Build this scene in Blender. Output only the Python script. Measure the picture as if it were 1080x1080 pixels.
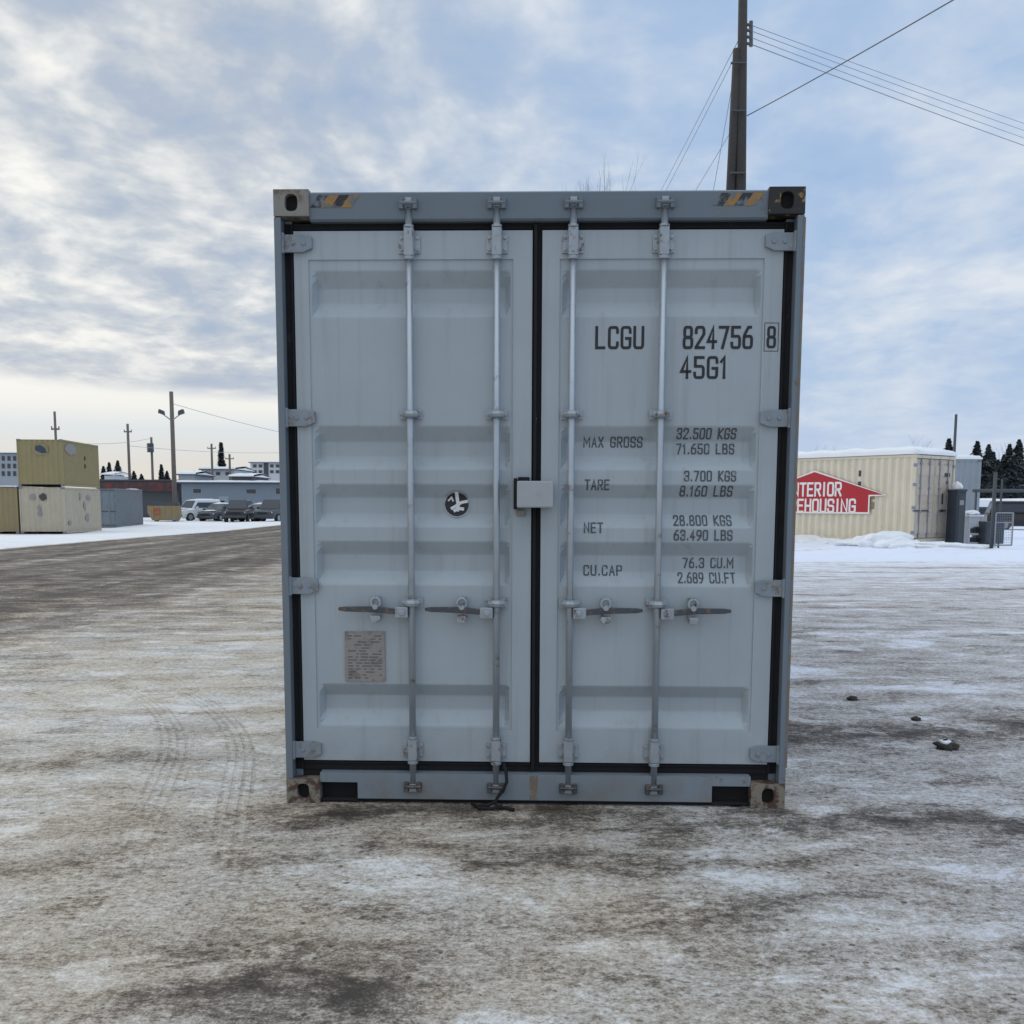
import bpy, bmesh, math, random
from math import sin, cos, pi, radians
from mathutils import Vector, Matrix, noise as mnoise

for o in list(bpy.data.objects):
    bpy.data.objects.remove(o)
S = bpy.context.scene
COL = S.collection
random.seed(7)

# ------------------------------------------------------------------ camera
CAM_H, PITCH, ROLL, FPX, YC = 1.4607, 0.1149, 0.0032, 1080.0, 657.1
_cp, _sp, _cr, _sr = cos(PITCH), sin(PITCH), cos(ROLL), sin(ROLL)
_r0, _u0 = Vector((1, 0, 0)), Vector((0, _sp, _cp))
C_R = _r0 * _cr + _u0 * _sr
C_U = _u0 * _cr - _r0 * _sr
C_F = Vector((0, _cp, -_sp))
cd = bpy.data.cameras.new('camera')
cam = bpy.data.objects.new('camera', cd)
COL.objects.link(cam)
cam.matrix_world = Matrix(((C_R.x, C_U.x, -C_F.x, 0), (C_R.y, C_U.y, -C_F.y, 0),
                           (C_R.z, C_U.z, -C_F.z, CAM_H), (0, 0, 0, 1)))
cd.sensor_fit = 'HORIZONTAL'
cd.sensor_width = 36.0
cd.lens = 36.0
cd.shift_y = (YC - 540) / 1080
cd.clip_start = 0.05
cd.clip_end = 4000
S.camera = cam
S.render.resolution_x = 1024
S.render.resolution_y = 1024


def at(px, py, Y):
    """the point at distance Y (metres ahead) seen at this spot of the photograph"""
    d = C_F + C_R * ((px - 540) / FPX) - C_U * ((py - YC) / FPX)
    k = Y / d.y
    return Vector((d.x * k, Y, CAM_H + d.z * k))


def gp(px, py, z=0.0):
    d = C_F + C_R * ((px - 540) / FPX) - C_U * ((py - YC) / FPX)
    k = (z - CAM_H) / d.z
    return Vector((d.x * k, d.y * k, z))


# ------------------------------------------------------------------ light
SUN_EL, SUN_AZ = radians(9), radians(-52)      # azimuth measured from +Y towards +X
SKY_GAIN = 1.0
S.view_settings.view_transform = 'Standard'
S.view_settings.look = 'None'
S.view_settings.exposure = 0.0
S.view_settings.gamma = 1.0
S.view_settings.use_curve_mapping = False
S.render.engine = 'CYCLES'

sd = bpy.data.lights.new('sun', 'SUN')
sd.energy = 0.9
sd.angle = radians(22)
sd.color = (1.0, 0.90, 0.77)
sun = bpy.data.objects.new('sun', sd)
COL.objects.link(sun)
sdir = Vector((sin(SUN_AZ) * cos(SUN_EL), cos(SUN_AZ) * cos(SUN_EL), sin(SUN_EL)))
sun.rotation_euler = sdir.to_track_quat('Z', 'Y').to_euler()
sun.location = (-20, 10, 20)


class NT:
    """small helper for writing node trees"""
    def __init__(s, tree):
        s.t = tree

    def n(s, typ, **kw):
        nd = s.t.nodes.new(typ)
        for k, v in kw.items():
            setattr(nd, k, v)
        return nd

    def put(s, sock, v):
        if hasattr(v, 'links'):
            s.t.links.new(v, sock)
        elif isinstance(v, (tuple, list)) and len(v) == 3 and sock.type == 'RGBA':
            sock.default_value = (*v, 1)
        else:
            sock.default_value = v

    def m(s, op, a, b=0.0, c=0.0, clamp=False):
        nd = s.n('ShaderNodeMath', operation=op, use_clamp=clamp)
        s.put(nd.inputs[0], a)
        s.put(nd.inputs[1], b)
        s.put(nd.inputs[2], c)
        return nd.outputs[0]

    def add(s, a, b): return s.m('ADD', a, b)
    def sub(s, a, b): return s.m('SUBTRACT', a, b)
    def mul(s, a, b): return s.m('MULTIPLY', a, b)
    def div(s, a, b): return s.m('DIVIDE', a, b)

    def step(s, v, lo, hi, a=0.0, b=1.0):
        nd = s.n('ShaderNodeMapRange', interpolation_type='SMOOTHSTEP')
        for i, q in enumerate((v, lo, hi, a, b)):
            s.put(nd.inputs[i], q)
        return nd.outputs[0]

    def lin(s, v, lo, hi, a=0.0, b=1.0):
        nd = s.n('ShaderNodeMapRange')
        for i, q in enumerate((v, lo, hi, a, b)):
            s.put(nd.inputs[i], q)
        return nd.outputs[0]

    def mix(s, f, a, b, blend='MIX'):
        nd = s.n('ShaderNodeMix', data_type='RGBA', blend_type=blend)
        s.put(nd.inputs[0], f)
        s.put(nd.inputs[6], a)
        s.put(nd.inputs[7], b)
        return nd.outputs[2]

    def noise(s, vec, scale, detail=4.0, rough=0.5, dist=0.0, out=0):
        nd = s.n('ShaderNodeTexNoise')
        s.put(nd.inputs['Vector'], vec)
        nd.inputs['Scale'].default_value = scale
        nd.inputs['Detail'].default_value = detail
        nd.inputs['Roughness'].default_value = rough
        nd.inputs['Distortion'].default_value = dist
        return nd.outputs[out]

    def vec(s, x, y, z=0.0):
        nd = s.n('ShaderNodeCombineXYZ')
        for i, q in enumerate((x, y, z)):
            s.put(nd.inputs[i], q)
        return nd.outputs[0]

    def sep(s, v):
        nd = s.n('ShaderNodeSeparateXYZ')
        s.put(nd.inputs[0], v)
        return nd.outputs

    def vm(s, op, a, b=(0, 0, 0)):
        nd = s.n('ShaderNodeVectorMath', operation=op)
        s.put(nd.inputs[0], a)
        s.put(nd.inputs[1], b)
        return nd.outputs[0]

    def ramp(s, f, stops):
        nd = s.n('ShaderNodeValToRGB')
        s.put(nd.inputs[0], f)
        e = nd.color_ramp.elements
        while len(e) < len(stops):
            e.new(0.5)
        for q, (p, c) in zip(e, stops):
            q.position = p
            q.color = (*c, 1)
        return nd.outputs[0]


# ---- the sky: Nishita air behind a broken deck of cloud
W = bpy.data.worlds.new('World')
S.world = W
W.use_nodes = True
wt = W.node_tree
wt.nodes.clear()
g = NT(wt)
wout = g.n('ShaderNodeOutputWorld')
bg = g.n('ShaderNodeBackground')
sky = g.n('ShaderNodeTexSky', sky_type='NISHITA')
sky.sun_disc = False
sky.sun_elevation = SUN_EL
sky.sun_rotation = SUN_AZ
sky.air_density = 1.0
sky.dust_density = 1.0
sky.ozone_density = 1.0
D = g.n('ShaderNodeTexCoord').outputs['Generated']
dx, dy, dz = g.sep(D)
zz = g.m('MAXIMUM', dz, 0.0)
den = g.add(zz, 0.20)
P = g.vec(g.div(dx, den), g.div(dy, den), 0.0)
hyp = g.m('SQRT', g.add(g.mul(dx, dx), g.add(g.mul(dy, dy), 0.0001)))
azi = g.m('ARCTAN2', dx, dy)                                   # radians, left negative
left = g.step(azi, 0.22, -0.30)                                # 1 towards the sun side
Pa = g.vm('MULTIPLY', P, (1.15, 1.0, 1.0))
wob = g.vm('SCALE', g.vm('SUBTRACT', g.noise(Pa, 1.1, 3, 0.5, 0, 1), (.5, .5, .5)))
wob.node.inputs['Scale'].default_value = 0.28
Pw = g.vm('ADD', Pa, wob)
n1 = g.noise(Pw, 1.3, 3, 0.5, 0.0)
n2 = g.noise(Pw, 5.4, 4, 0.55, 0.0)
n3 = g.noise(Pw, 15.0, 3, 0.55, 0.0)
cl = g.add(g.mul(n1, 0.42), g.add(g.mul(n2, 0.43), g.mul(n3, 0.15)))
K = 10.0


def k10(c): return tuple(x * K for x in c)


lcol = g.ramp(g.lin(cl, 0.37, 0.63), [(0.0, (.38, .48, .64)), (0.34, (.47, .54, .65)),
                                      (0.56, (.60, .645, .70)), (0.78, (.80, .815, .82)), (1.0, (.97, .96, .92))])
rcl = g.add(g.mul(n1, 0.58), g.add(g.mul(n2, 0.32), g.mul(n3, 0.10)))
rcol = g.ramp(g.lin(rcl, 0.355, 0.645), [(0.0, (.36, .515, .77)), (0.35, (.43, .57, .785)),
                                       (0.65, (.57, .67, .82)), (1.0, (.76, .81, .88))])
deck = g.mix(left, rcol, lcol)
elev = g.m('ARCTAN2', dz, hyp)
# towards the horizon the deck turns paler, on the left it ends above a strip of clear pale air
hz_r = g.step(elev, 0.19, 0.02)
deck = g.mix(g.mul(hz_r, 0.55), deck, g.mix(left, (.60, .69, .84), (.62, .63, .67)))
nb = g.noise(g.vec(g.mul(azi, 6.0), g.mul(elev, 30.0), 0.0), 1.0, 3, 0.5)
edge = g.add(g.add(0.082, g.mul(azi, -0.055)), g.mul(g.sub(nb, 0.5), 0.016))
below = g.step(elev, g.add(edge, 0.010), g.sub(edge, 0.006))
leftfar = g.step(azi, 0.10, -0.18)
strip = g.ramp(g.lin(elev, 0.0, 0.11), [(0.0, (.76, .72, .66)), (0.35, (.74, .73, .70)),
                                        (0.62, (.74, .79, .82)), (0.80, (.90, .90, .87)), (1.0, (.96, .95, .91))])
deck = g.mix(g.mul(below, leftfar), deck, strip)
deck = g.mix(g.step(elev, 0.50, 1.1, 0.0, 0.85), deck, (.60, .645, .68))
airc = g.mix(0.04, g.vm('MULTIPLY', deck, (K, K, K)), sky.outputs[0])
# the unseen upper dome of an overcast sky is brighter than its rim
zen = g.step(elev, 0.50, 1.1, 1.0, 2.0)
fin = g.vm('SCALE', airc)
g.put(fin.node.inputs['Scale'], g.mul(zen, SKY_GAIN))
g.put(bg.inputs[0], fin)
bg.inputs[1].default_value = 0.1
wt.links.new(bg.outputs[0], wout.inputs[0])


# ------------------------------------------------------------------ materials
def new_mat(name):
    m = bpy.data.materials.new(name)
    m.use_nodes = True
    t = m.node_tree
    b = t.nodes['Principled BSDF']
    return m, NT(t), b


def mat(name, c, rough=0.6, metal=0.0, var=0.12, scale=6.0, bump=0.0, c2=None, lo=0.5, hi=0.7, c2scale=3.0):
    """paint with uneven tone; c2 = a second colour in patches (rust, dirt, frost)"""
    m, q, b = new_mat(name)
    pos = q.n('ShaderNodeTexCoord').outputs['Object']
    n = q.noise(pos, scale, 5, 0.6)
    col = q.mix(n, tuple(x * (1 - var) for x in c), tuple(min(1, x * (1 + var)) for x in c))
    if c2:
        k = q.step(q.noise(pos, c2scale, 6, 0.65), lo, hi)
        col = q.mix(k, col, c2)
    q.put(b.inputs['Base Color'], col)
    q.put(b.inputs['Roughness'], q.lin(n, 0.2, 0.8, rough - 0.07, min(1, rough + 0.07)))
    b.inputs['Metallic'].default_value = metal
    if bump:
        bn = q.n('ShaderNodeBump')
        bn.inputs['Strength'].default_value = 0.6
        bn.inputs['Distance'].default_value = bump
        q.put(bn.inputs['Height'], q.noise(pos, scale * 6, 4, 0.6))
        q.put(b.inputs['Normal'], bn.outputs[0])
    return m


def weathered_paint(name, base, rust=(.16, .085, .045), dirt=(.20, .18, .16), rust_lo=0.66, gloss=0.42, dirty=0.5, grime_z=0.45):
    """container paint: chalky tone changes, run-down streaks, dirt splashed up from the ground, rust freckles"""
    m, q, b = new_mat(name)
    pos = q.n('ShaderNodeTexCoord').outputs['Object']
    x, y, z = q.sep(pos)
    tone = q.noise(pos, 1.7, 6, 0.62)
    col = q.mix(tone, tuple(c * 0.80 for c in base), tuple(c * 1.13 for c in base))
    streak = q.noise(q.vec(q.mul(x, 22.0), q.mul(y, 22.0), q.mul(z, 0.7)), 1.0, 4, 0.6)
    col = q.mix(q.mul(q.step(streak, 0.50, 0.78), 0.45 * dirty), col, dirt)
    spl = q.mul(q.step(z, grime_z, 0.0), q.step(q.noise(pos, 5.0, 5, 0.65), 0.38, 0.66))
    col = q.mix(q.mul(spl, 0.75 * dirty), col, dirt)
    fre = q.step(q.noise(pos, 16.0, 8, 0.7), rust_lo, rust_lo + 0.06)
    zone = q.step(q.noise(pos, 1.3, 3, 0.5), 0.50, 0.62)
    col = q.mix(q.mul(fre, q.mul(zone, 0.85)), col, rust)
    scuff = q.step(q.noise(q.vec(q.mul(x, 3.0), q.mul(y, 3.0), q.mul(z, 14.0)), 2.2, 6, 0.7), 0.68, 0.74)
    col = q.mix(q.mul(scuff, 0.25), col, tuple(min(1, c * 1.35) for c in base))
    q.put(b.inputs['Base Color'], col)
    q.put(b.inputs['Roughness'], q.lin(tone, 0.3, 0.7, gloss - 0.06, gloss + 0.12))
    bn = q.n('ShaderNodeBump')
    bn.inputs['Strength'].default_value = 0.25
    bn.inputs['Distance'].default_value = 0.002
    q.put(bn.inputs['Height'], q.noise(pos, 60.0, 4, 0.6))
    q.put(b.inputs['Normal'], bn.outputs[0])
    return m


def rub_paint(name, ca, cb, scale, lo, hi, rough=0.7):
    m, q, b = new_mat(name)
    pos = q.n('ShaderNodeTexCoord').outputs['Object']
    k = q.step(q.noise(pos, scale, 7, 0.68), lo, hi)
    q.put(b.inputs['Base Color'], q.mix(k, ca, cb))
    b.inputs['Roughness'].default_value = rough
    return m


GREY = (.390, .448, .492)
M = {}
M['box_paint'] = weathered_paint('container_grey_paint', GREY, rust_lo=0.67, dirty=0.6)
M['frame_paint'] = weathered_paint('container_frame_paint', (.160, .202, .245), rust_lo=0.60, dirty=0.6)
M['sill_paint'] = weathered_paint('container_sill_paint', (.215, .262, .305), rust_lo=0.57, dirty=0.9, grime_z=0.25)
M['bar'] = mat('galvanised_bar', (.42, .47, .52), 0.38, 0.55, 0.15, 9, c2=(.25, .22, .19), lo=.58, hi=.75, c2scale=14)
M['bar_fit'] = mat('galvanised_fitting', (.36, .40, .44), 0.45, 0.5, 0.25, 20, c2=(.16, .12, .09), lo=.55, hi=.68, c2scale=22)
M['hinge'] = mat('hinge_steel', (.25, .29, .335), 0.6, 0.1, 0.25, 14, c2=(.20, .17, .14), lo=.52, hi=.7, c2scale=18)
M['handle'] = mat('dark_handle_steel', (.075, .085, .10), 0.5, 0.4, 0.3, 20, c2=(.20, .13, .09), lo=.5, hi=.66, c2scale=25)
M['gasket'] = mat('black_rubber', (.0045, .005, .007), 0.8, 0, 0.3, 12, c2=(.020, .020, .024), lo=.60, hi=.75, c2scale=10)
M['dark'] = mat('painted_hollow_shade', (.012, .012, .013), 0.9)  # near-black standing in for shade inside holes, pockets and under the sill
M['casting'] = rub_paint('worn_casting', (.25, .24, .22), (.13, .095, .07), 14, .48, .66)
M['casting_black'] = rub_paint('black_casting_with_worn_yellow', (.022, .022, .024), (.30, .20, .06), 11, .55, .62)
M['casting_rust'] = rub_paint('rusty_casting', (.24, .21, .17), (.085, .05, .035), 16, .46, .58)
M['haz_y'] = rub_paint('hazard_yellow', (.36, .20, .05), (.16, .17, .18), 22, .44, .58)
M['haz_k'] = rub_paint('hazard_black', (.035, .035, .04), (.17, .20, .235), 16, .46, .60)
M['keeper'] = mat('cam_keeper_paint', (.15, .18, .215), 0.55, 0.2, 0.25, 14, c2=(.12, .09, .07), lo=.6, hi=.72, c2scale=20)
M['worn_edge'] = rub_paint('worn_rusty_edge', (.20, .155, .115), (.17, .20, .23), 5, .46, .60)
M['ink'] = mat('stencil_black', (.020, .021, .026), 0.6, 0, 0.5, 30)
M['ink_faded'] = rub_paint('faded_stencil_black', (.080, .092, .106), (.25, .29, .33), 42, .54, .70)
M['lockbox'] = mat('lock_box_grey', (.37, .40, .43), 0.45, 0.1, 0.10, 12, c2=(.34, .30, .27), lo=.6, hi=.75, c2scale=12)
M['plate'] = mat('aged_plate', (.30, .28, .27), 0.5, 0.2, 0.2, 30, c2=(.20, .17, .15), lo=.5, hi=.7, c2scale=18)
M['plate_ink'] = mat('plate_ink', (.10, .10, .11), 0.6, 0, 0.4, 40)
M['rust'] = mat('rust_stain', (.20, .16, .13), 0.85, 0, 0.4, 12, c2=(.27, .24, .21), lo=.45, hi=.6, c2scale=16)
M['white_mark'] = mat('white_mark', (.72, .74, .76), 0.5, 0, 0.1, 20)
M['floor_wood'] = mat('container_floor', (.12, .08, .05), 0.8)
M['snow'] = mat('snow', (.80, .83, .87), 0.85, 0, 0.05, 3, bump=0.02)
M['snow_dirty'] = mat('dirty_snow', (.72, .74, .77), 0.9, 0, 0.08, 2, bump=0.02, c2=(.45, .43, .40), lo=.6, hi=.8, c2scale=1.2)
M['tan'] = weathered_paint('tan_container_paint', (.29, .24, .12), rust_lo=0.60, gloss=0.7)
M['tan_low'] = weathered_paint('ochre_container_paint', (.27, .22, .115), rust_lo=0.58, gloss=0.7)
M['cream_l'] = weathered_paint('chalky_cream_paint', (.46, .41, .32), rust_lo=0.58, gloss=0.75)
M['cream'] = weathered_paint('cream_container_paint', (.68, .615, .48), rust_lo=0.62, gloss=0.65, dirty=.35)
M['cream_door'] = weathered_paint('cream_door_paint', (.56, .48, .39), rust_lo=0.55, gloss=0.65)
M['steel_blue'] = weathered_paint('blue_grey_container_paint', (.22, .27, .32), rust_lo=0.60, gloss=0.6)
M['rusty_grey'] = weathered_paint('rusty_grey_paint', (.17, .19, .21), rust_lo=0.52, gloss=0.7)
M['red_sign'] = mat('sign_red', (.42, .010, .022), 0.5, 0, 0.08, 3)
M['white_paint'] = mat('white_paint', (.78, .76, .74), 0.55, 0, 0.06, 6)
M['black_soft'] = mat('faded_black_paint', (.05, .055, .06), 0.7, 0, 0.3, 8)
M['navy_blot'] = mat('dark_blue_paint', (.035, .05, .085), 0.6, 0, 0.3, 5)
M['grey_blot'] = mat('faded_grey_paint', (.26, .25, .24), 0.7, 0, 0.2, 5)
M['rubble'] = mat('dirt_clod', (.05, .045, .042), 0.95, 0, 0.4, 30, bump=0.006, c2=(.5, .5, .52), lo=.62, hi=.72, c2scale=25)
M['pole_wood'] = mat('weathered_pole_wood', (.050, .046, .045), 0.9, 0, 0.35, 5, bump=0.004)
M['pole_wood_pale'] = mat('pale_pole_wood', (.15, .13, .115), 0.9, 0, 0.3, 5)
M['wire'] = mat('power_line_grey', (.10, .11, .125), 0.6)
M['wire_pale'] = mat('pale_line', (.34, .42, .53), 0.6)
M['metal_dark'] = mat('dark_metal', (.07, .08, .09), 0.5, 0.4, 0.2, 6)
M['metal_grey'] = mat('grey_metal', (.28, .30, .33), 0.5, 0.3, 0.15, 6)
M['insul'] = mat('insulator', (.10, .10, .11), 0.3)
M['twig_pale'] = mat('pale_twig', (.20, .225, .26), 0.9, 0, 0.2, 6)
M['bark'] = mat('bark', (.07, .058, .05), 0.95, 0, 0.3, 8)
M['twig'] = mat('frosty_twig', (.17, .16, .155), 0.9, 0, 0.2, 6)
M['needles'] = mat('spruce_needles', (.030, .040, .046), 0.9, 0, 0.55, 1.6, c2=(.05, .065, .07), lo=.55, hi=.75, c2scale=2.5)
M['needles_b'] = mat('blue_spruce_needles', (.040, .052, .058), 0.9, 0, 0.5, 1.6, c2=(.16, .18, .20), lo=.62, hi=.8, c2scale=2.5)
M['wall_blue'] = mat('grey_blue_siding', (.19, .235, .285), 0.75, 0, 0.08, 0.8)
M['eave'] = mat('dark_eave', (.05, .06, .075), 0.7)
M['brown_fascia'] = rub_paint('brown_red_fascia', (.05, .035, .036), (.15, .035, .035), 1.5, .45, .62)
M['wall_dark'] = mat('dark_wall', (.075, .08, .09), 0.8)
M['wall_grey'] = mat('grey_wall', (.30, .33, .37), 0.8, 0, 0.1, 1)
M['wall_pale'] = mat('pale_wall', (.48, .50, .53), 0.8, 0, 0.08, 1)
M['glass_dark'] = mat('dark_window_glass', (.035, .045, .06), 0.15)
M['car_white'] = mat('white_car_paint', (.70, .72, .74), 0.3, 0, 0.05, 2)
M['car_black'] = mat('black_car_paint', (.014, .015, .018), 0.22, 0, 0.1, 2)
M['car_silver'] = mat('silver_car_paint', (.36, .39, .43), 0.3, 0.5, 0.05, 2)
M['car_grey'] = mat('dark_grey_car_paint', (.06, .07, .085), 0.3, 0.2, 0.05, 2)
M['tyre'] = mat('tyre_rubber', (.018, .018, .019), 0.85)
M['lamp_glass'] = mat('headlamp_glass', (.62, .64, .66), 0.15)
M['bin_yellow'] = mat('worn_yellow_bin', (.27, .20, .09), 0.7, 0, 0.15, 3, c2=(.24, .21, .18), lo=.5, hi=.65, c2scale=1.6)
M['bin_red'] = mat('faded_red_mark', (.40, .07, .05), 0.7)
M['cabin_blue'] = mat('dark_blue_plastic', (.045, .06, .085), 0.5, 0, 0.15, 3)
M['grey_box'] = weathered_paint('plain_grey_paint', (.30, .34, .37), rust_lo=0.66, gloss=0.7)
M['cage_white'] = mat('white_frame_paint', (.55, .57, .60), 0.6)


# ------------------------------------------------------------------ mesh helpers
class MB:
    def __init__(s):
        s.v, s.f, s.mi = [], [], []

    def add(s, vs, fs, k=0):
        b = len(s.v)
        s.v.extend([tuple(p) for p in vs])
        for f in fs:
            s.f.append([b + i for i in f])
            s.mi.append(k)
        return s

    def box(s, x0, x1, y0, y1, z0, z1, k=0):
        v = [(x0, y0, z0), (x1, y0, z0), (x1, y1, z0), (x0, y1, z0), (x0, y0, z1), (x1, y0, z1), (x1, y1, z1), (x0, y1, z1)]
        return s.add(v, [(0, 3, 2, 1), (4, 5, 6, 7), (0, 1, 5, 4), (1, 2, 6, 5), (2, 3, 7, 6), (3, 0, 4, 7)], k)

    def tube(s, pts, r, n=10, k=0, cap=True, r2=None):
        pts = [Vector(p) for p in pts]
        rs = r if isinstance(r, (list, tuple)) else [r] * len(pts)
        b = len(s.v)
        prev = None
        for i, p in enumerate(pts):
            t = (pts[min(i + 1, len(pts) - 1)] - pts[max(i - 1, 0)]).normalized()
            a = Vector((0, 0, 1)) if abs(t.z) < .9 else Vector((1, 0, 0))
            if prev is None:
                e = t.cross(a).normalized()
            else:
                e = (prev - t * prev.dot(t)).normalized()
            prev = e
            h = t.cross(e)
            for j in range(n):
                q = 2 * pi * j / n
                s.v.append(tuple(p + (e * cos(q) + h * sin(q)) * rs[i]))
        for i in range(len(pts) - 1):
            for j in range(n):
                a, c = b + i * n + j, b + i * n + (j + 1) % n
                s.f.append([a, c, c + n, a + n])
                s.mi.append(k)
        if cap:
            s.f.append([b + j for j in range(n)][::-1])
            s.mi.append(k)
            s.f.append([b + (len(pts) - 1) * n + j for j in range(n)])
            s.mi.append(k)
        return s

    def prism(s, poly, d0, d1, axis='y', k=0):
        """closed 2D outline swept between d0 and d1; poly in the two other axes"""
        n = len(poly)

        def P3(p, d):
            return {'y': (p[0], d, p[1]), 'x': (d, p[0], p[1]), 'z': (p[0], p[1], d)}[axis]
        v = [P3(p, d0) for p in poly] + [P3(p, d1) for p in poly]
        f = [list(range(n))[::-1], list(range(n, 2 * n))] + [(i, (i + 1) % n, n + (i + 1) % n, n + i) for i in range(n)]
        return s.add(v, f, k)

    def blob(s, c, r, k=0, seed=0, sub=2, amp=.25, fr=1.6):
        bm = bmesh.new()
        bmesh.ops.create_icosphere(bm, subdivisions=sub, radius=1)
        vs = []
        for v in bm.verts:
            q = v.co.normalized()
            w = 1 + amp * 2 * mnoise.noise(q * fr + Vector((seed * 7.3, seed * 1.7, 3))) + amp * .45 * mnoise.noise(q * fr * 4.1 + Vector((seed, 2, 5)))
            vs.append((c[0] + q.x * r[0] * w, c[1] + q.y * r[1] * w, c[2] + q.z * r[2] * w))
        s.add(vs, [[v.index for v in f.verts] for f in bm.faces], k)
        bm.free()
        return s

    def obj(s, name, mats, parent=None, bevel=0.0, smooth=False, fix=True):
        me = bpy.data.meshes.new(name)
        me.from_pydata(s.v, [], s.f)
        if not isinstance(mats, (list, tuple)):
            mats = [mats]
        for m in mats:
            me.materials.append(m)
        for p, k in zip(me.polygons, s.mi):
            p.material_index = k
        if bevel or fix:
            bm = bmesh.new()
            bm.from_mesh(me)
            if fix:
                bmesh.ops.recalc_face_normals(bm, faces=bm.faces)
            if bevel:
                ed = [e for e in bm.edges if len(e.link_faces) == 2 and e.calc_face_angle(0) > .6]
                bmesh.ops.bevel(bm, geom=ed, offset=bevel, segments=2, affect='EDGES', profile=.6, clamp_overlap=True)
            bm.to_mesh(me)
            bm.free()
        if smooth:
            for p in me.polygons:
                p.use_smooth = True
        me.update()
        o = bpy.data.objects.new(name, me)
        COL.objects.link(o)
        if parent:
            o.parent = parent
        return o


def tag(o, label, cat, group=None, kind=None):
    o['label'] = label
    o['category'] = cat
    if group:
        o['group'] = group
    if kind:
        o['kind'] = kind
    return o


def thing(name, label, cat, loc=(0, 0, 0), rz=0.0, group=None):
    o = bpy.data.objects.new(name, None)
    COL.objects.link(o)
    o.location = loc
    o.rotation_euler = (0, 0, rz)
    o.empty_display_size = 0.3
    return tag(o, label, cat, group)


KIDS = {}


def copy_tree(o, parent=None):
    c = o.copy()
    COL.objects.link(c)
    if parent:
        c.parent = parent
    for ch in [q for q in bpy.data.objects if q.parent == o]:
        copy_tree(ch, c)
    return c


# ------------------------------------------------------------------ ground
def sm(a, b, x):
    t = max(0.0, min(1.0, (x - a) / (b - a)))
    return t * t * (3 - 2 * t)


def gz(x, y):
    """height of the ground: nearly flat yard, a dip under the far left stack, snow ridges at the edges"""
    z = -0.28 * math.exp(-((x + 27) / 9) ** 2 - ((y - 58) / 11) ** 2)
    n = mnoise.noise(Vector((x * .35, y * .35, 0)))
    near = 1 - sm(20, 40, y)
    z += 0.012 * n * near + 0.006 * mnoise.noise(Vector((x * 1.7, y * 1.7, 4))) * near
    # ploughed snow left of the road
    z += 0.13 * sm(-16.0, -17.6, x) * (1 - sm(-19, -22, x) * .6) * sm(24, 32, y) * (0.7 + .6 * mnoise.noise(Vector((x * .5, y * .3, 9))))
    # soft ridge along the foot of the cream container
    d = (x - 9.6) * 0.79 + (y - 36.0) * 0.616
    z += 0.22 * math.exp(-(d / 1.3) ** 2) * sm(3.0, 5.5, x) * (0.75 + .7 * mnoise.noise(Vector((x * .8, y * .8, 2))))
    z += 0.10 * sm(26, 34, y) * sm(8, 14, x) * (0.6 + .9 * mnoise.noise(Vector((x * .45, y * .45, 12))))
    # flat where the container stands
    if abs(x - .1) < 1.6 and y > 4.3 and y < 18:
        z = min(z, -0.002)
    return z


def ticks(stops):
    out = [stops[0][0]]
    for (a, st), (b, _) in zip(stops[:-1], stops[1:]):
        n = max(1, round((b - a) / st))
        out += [a + (b - a) * i / n for i in range(1, n + 1)]
    return out


xs = ticks([(-1500, 150), (-300, 40), (-90, 6), (-36, 0.8), (-14, 0.3), (14, 0.3), (24, 0.7), (60, 6), (150, 50), (1500, 50)])
ys = ticks([(-300, 60), (-30, 6), (0, 0.15), (9, 0.3), (25, 0.6), (70, 2.0), (130, 12), (400, 100), (2000, 100)])
gm = MB()
nx = len(xs)
for y in ys:
    for x in xs:
        gm.v.append((x, y, gz(x, y)))
for j in range(len(ys) - 1):
    for i in range(nx - 1):
        gm.f.append((j * nx + i, j * nx + i + 1, (j + 1) * nx + i + 1, (j + 1) * nx + i))
        gm.mi.append(0)

gmat, q, b = new_mat('packed_snow_and_grit')
pos = q.n('ShaderNodeNewGeometry').outputs['Position']
px_, py_, pz_ = q.sep(pos)
wv = q.vm('SUBTRACT', q.noise(pos, 0.55, 4, 0.55, 0, 1), (.5, .5, .5))
ws = q.vm('SCALE', wv)
ws.node.inputs['Scale'].default_value = 1.5
pw = q.vm('ADD', pos, ws)
wx, wy, _ = q.sep(pw)
wy = q.sub(wy, q.mul(q.m('MAXIMUM', q.m('MINIMUM', wx, 5.0), -3.0), 0.10))
streaky = q.noise(q.vec(q.mul(wx, 0.45), q.mul(wy, 1.7), 0.0), 1.0, 5, 0.62)
longs = q.noise(q.vec(q.mul(wx, 0.35), q.mul(wy, 6.0), 5.0), 1.0, 4, 0.6)
mid = q.noise(q.vec(px_, q.mul(py_, 1.4), 0.0), 2.6, 6, 0.65, 0.3)
fine = q.noise(q.vec(px_, q.mul(py_, 1.25), pz_), 24.0, 7, 0.75)
speck = q.noise(pos, 75.0, 4, 0.7)
grit = q.noise(pos, 120.0, 3, 0.7)
far_fade = q.step(py_, 14.0, 40.0)
grain = q.mul(q.sub(1.0, q.mul(far_fade, 0.8)), 1.0)
s = q.add(0.555, q.mul(q.sub(streaky, 0.5), 0.62))
s = q.add(s, q.mul(q.sub(mid, 0.5), 0.55))
s = q.add(s, q.mul(q.mul(q.sub(longs, 0.5), 0.38), q.step(py_, 30.0, 8.0)))
patch = q.noise(q.vec(px_, q.mul(py_, 1.6), 2.0), 1.5, 8, 0.72, 0.3)
s = q.add(s, q.mul(q.step(patch, 0.545, 0.60), 0.17))
s = q.sub(s, q.mul(q.step(patch, 0.44, 0.385), 0.16))
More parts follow.
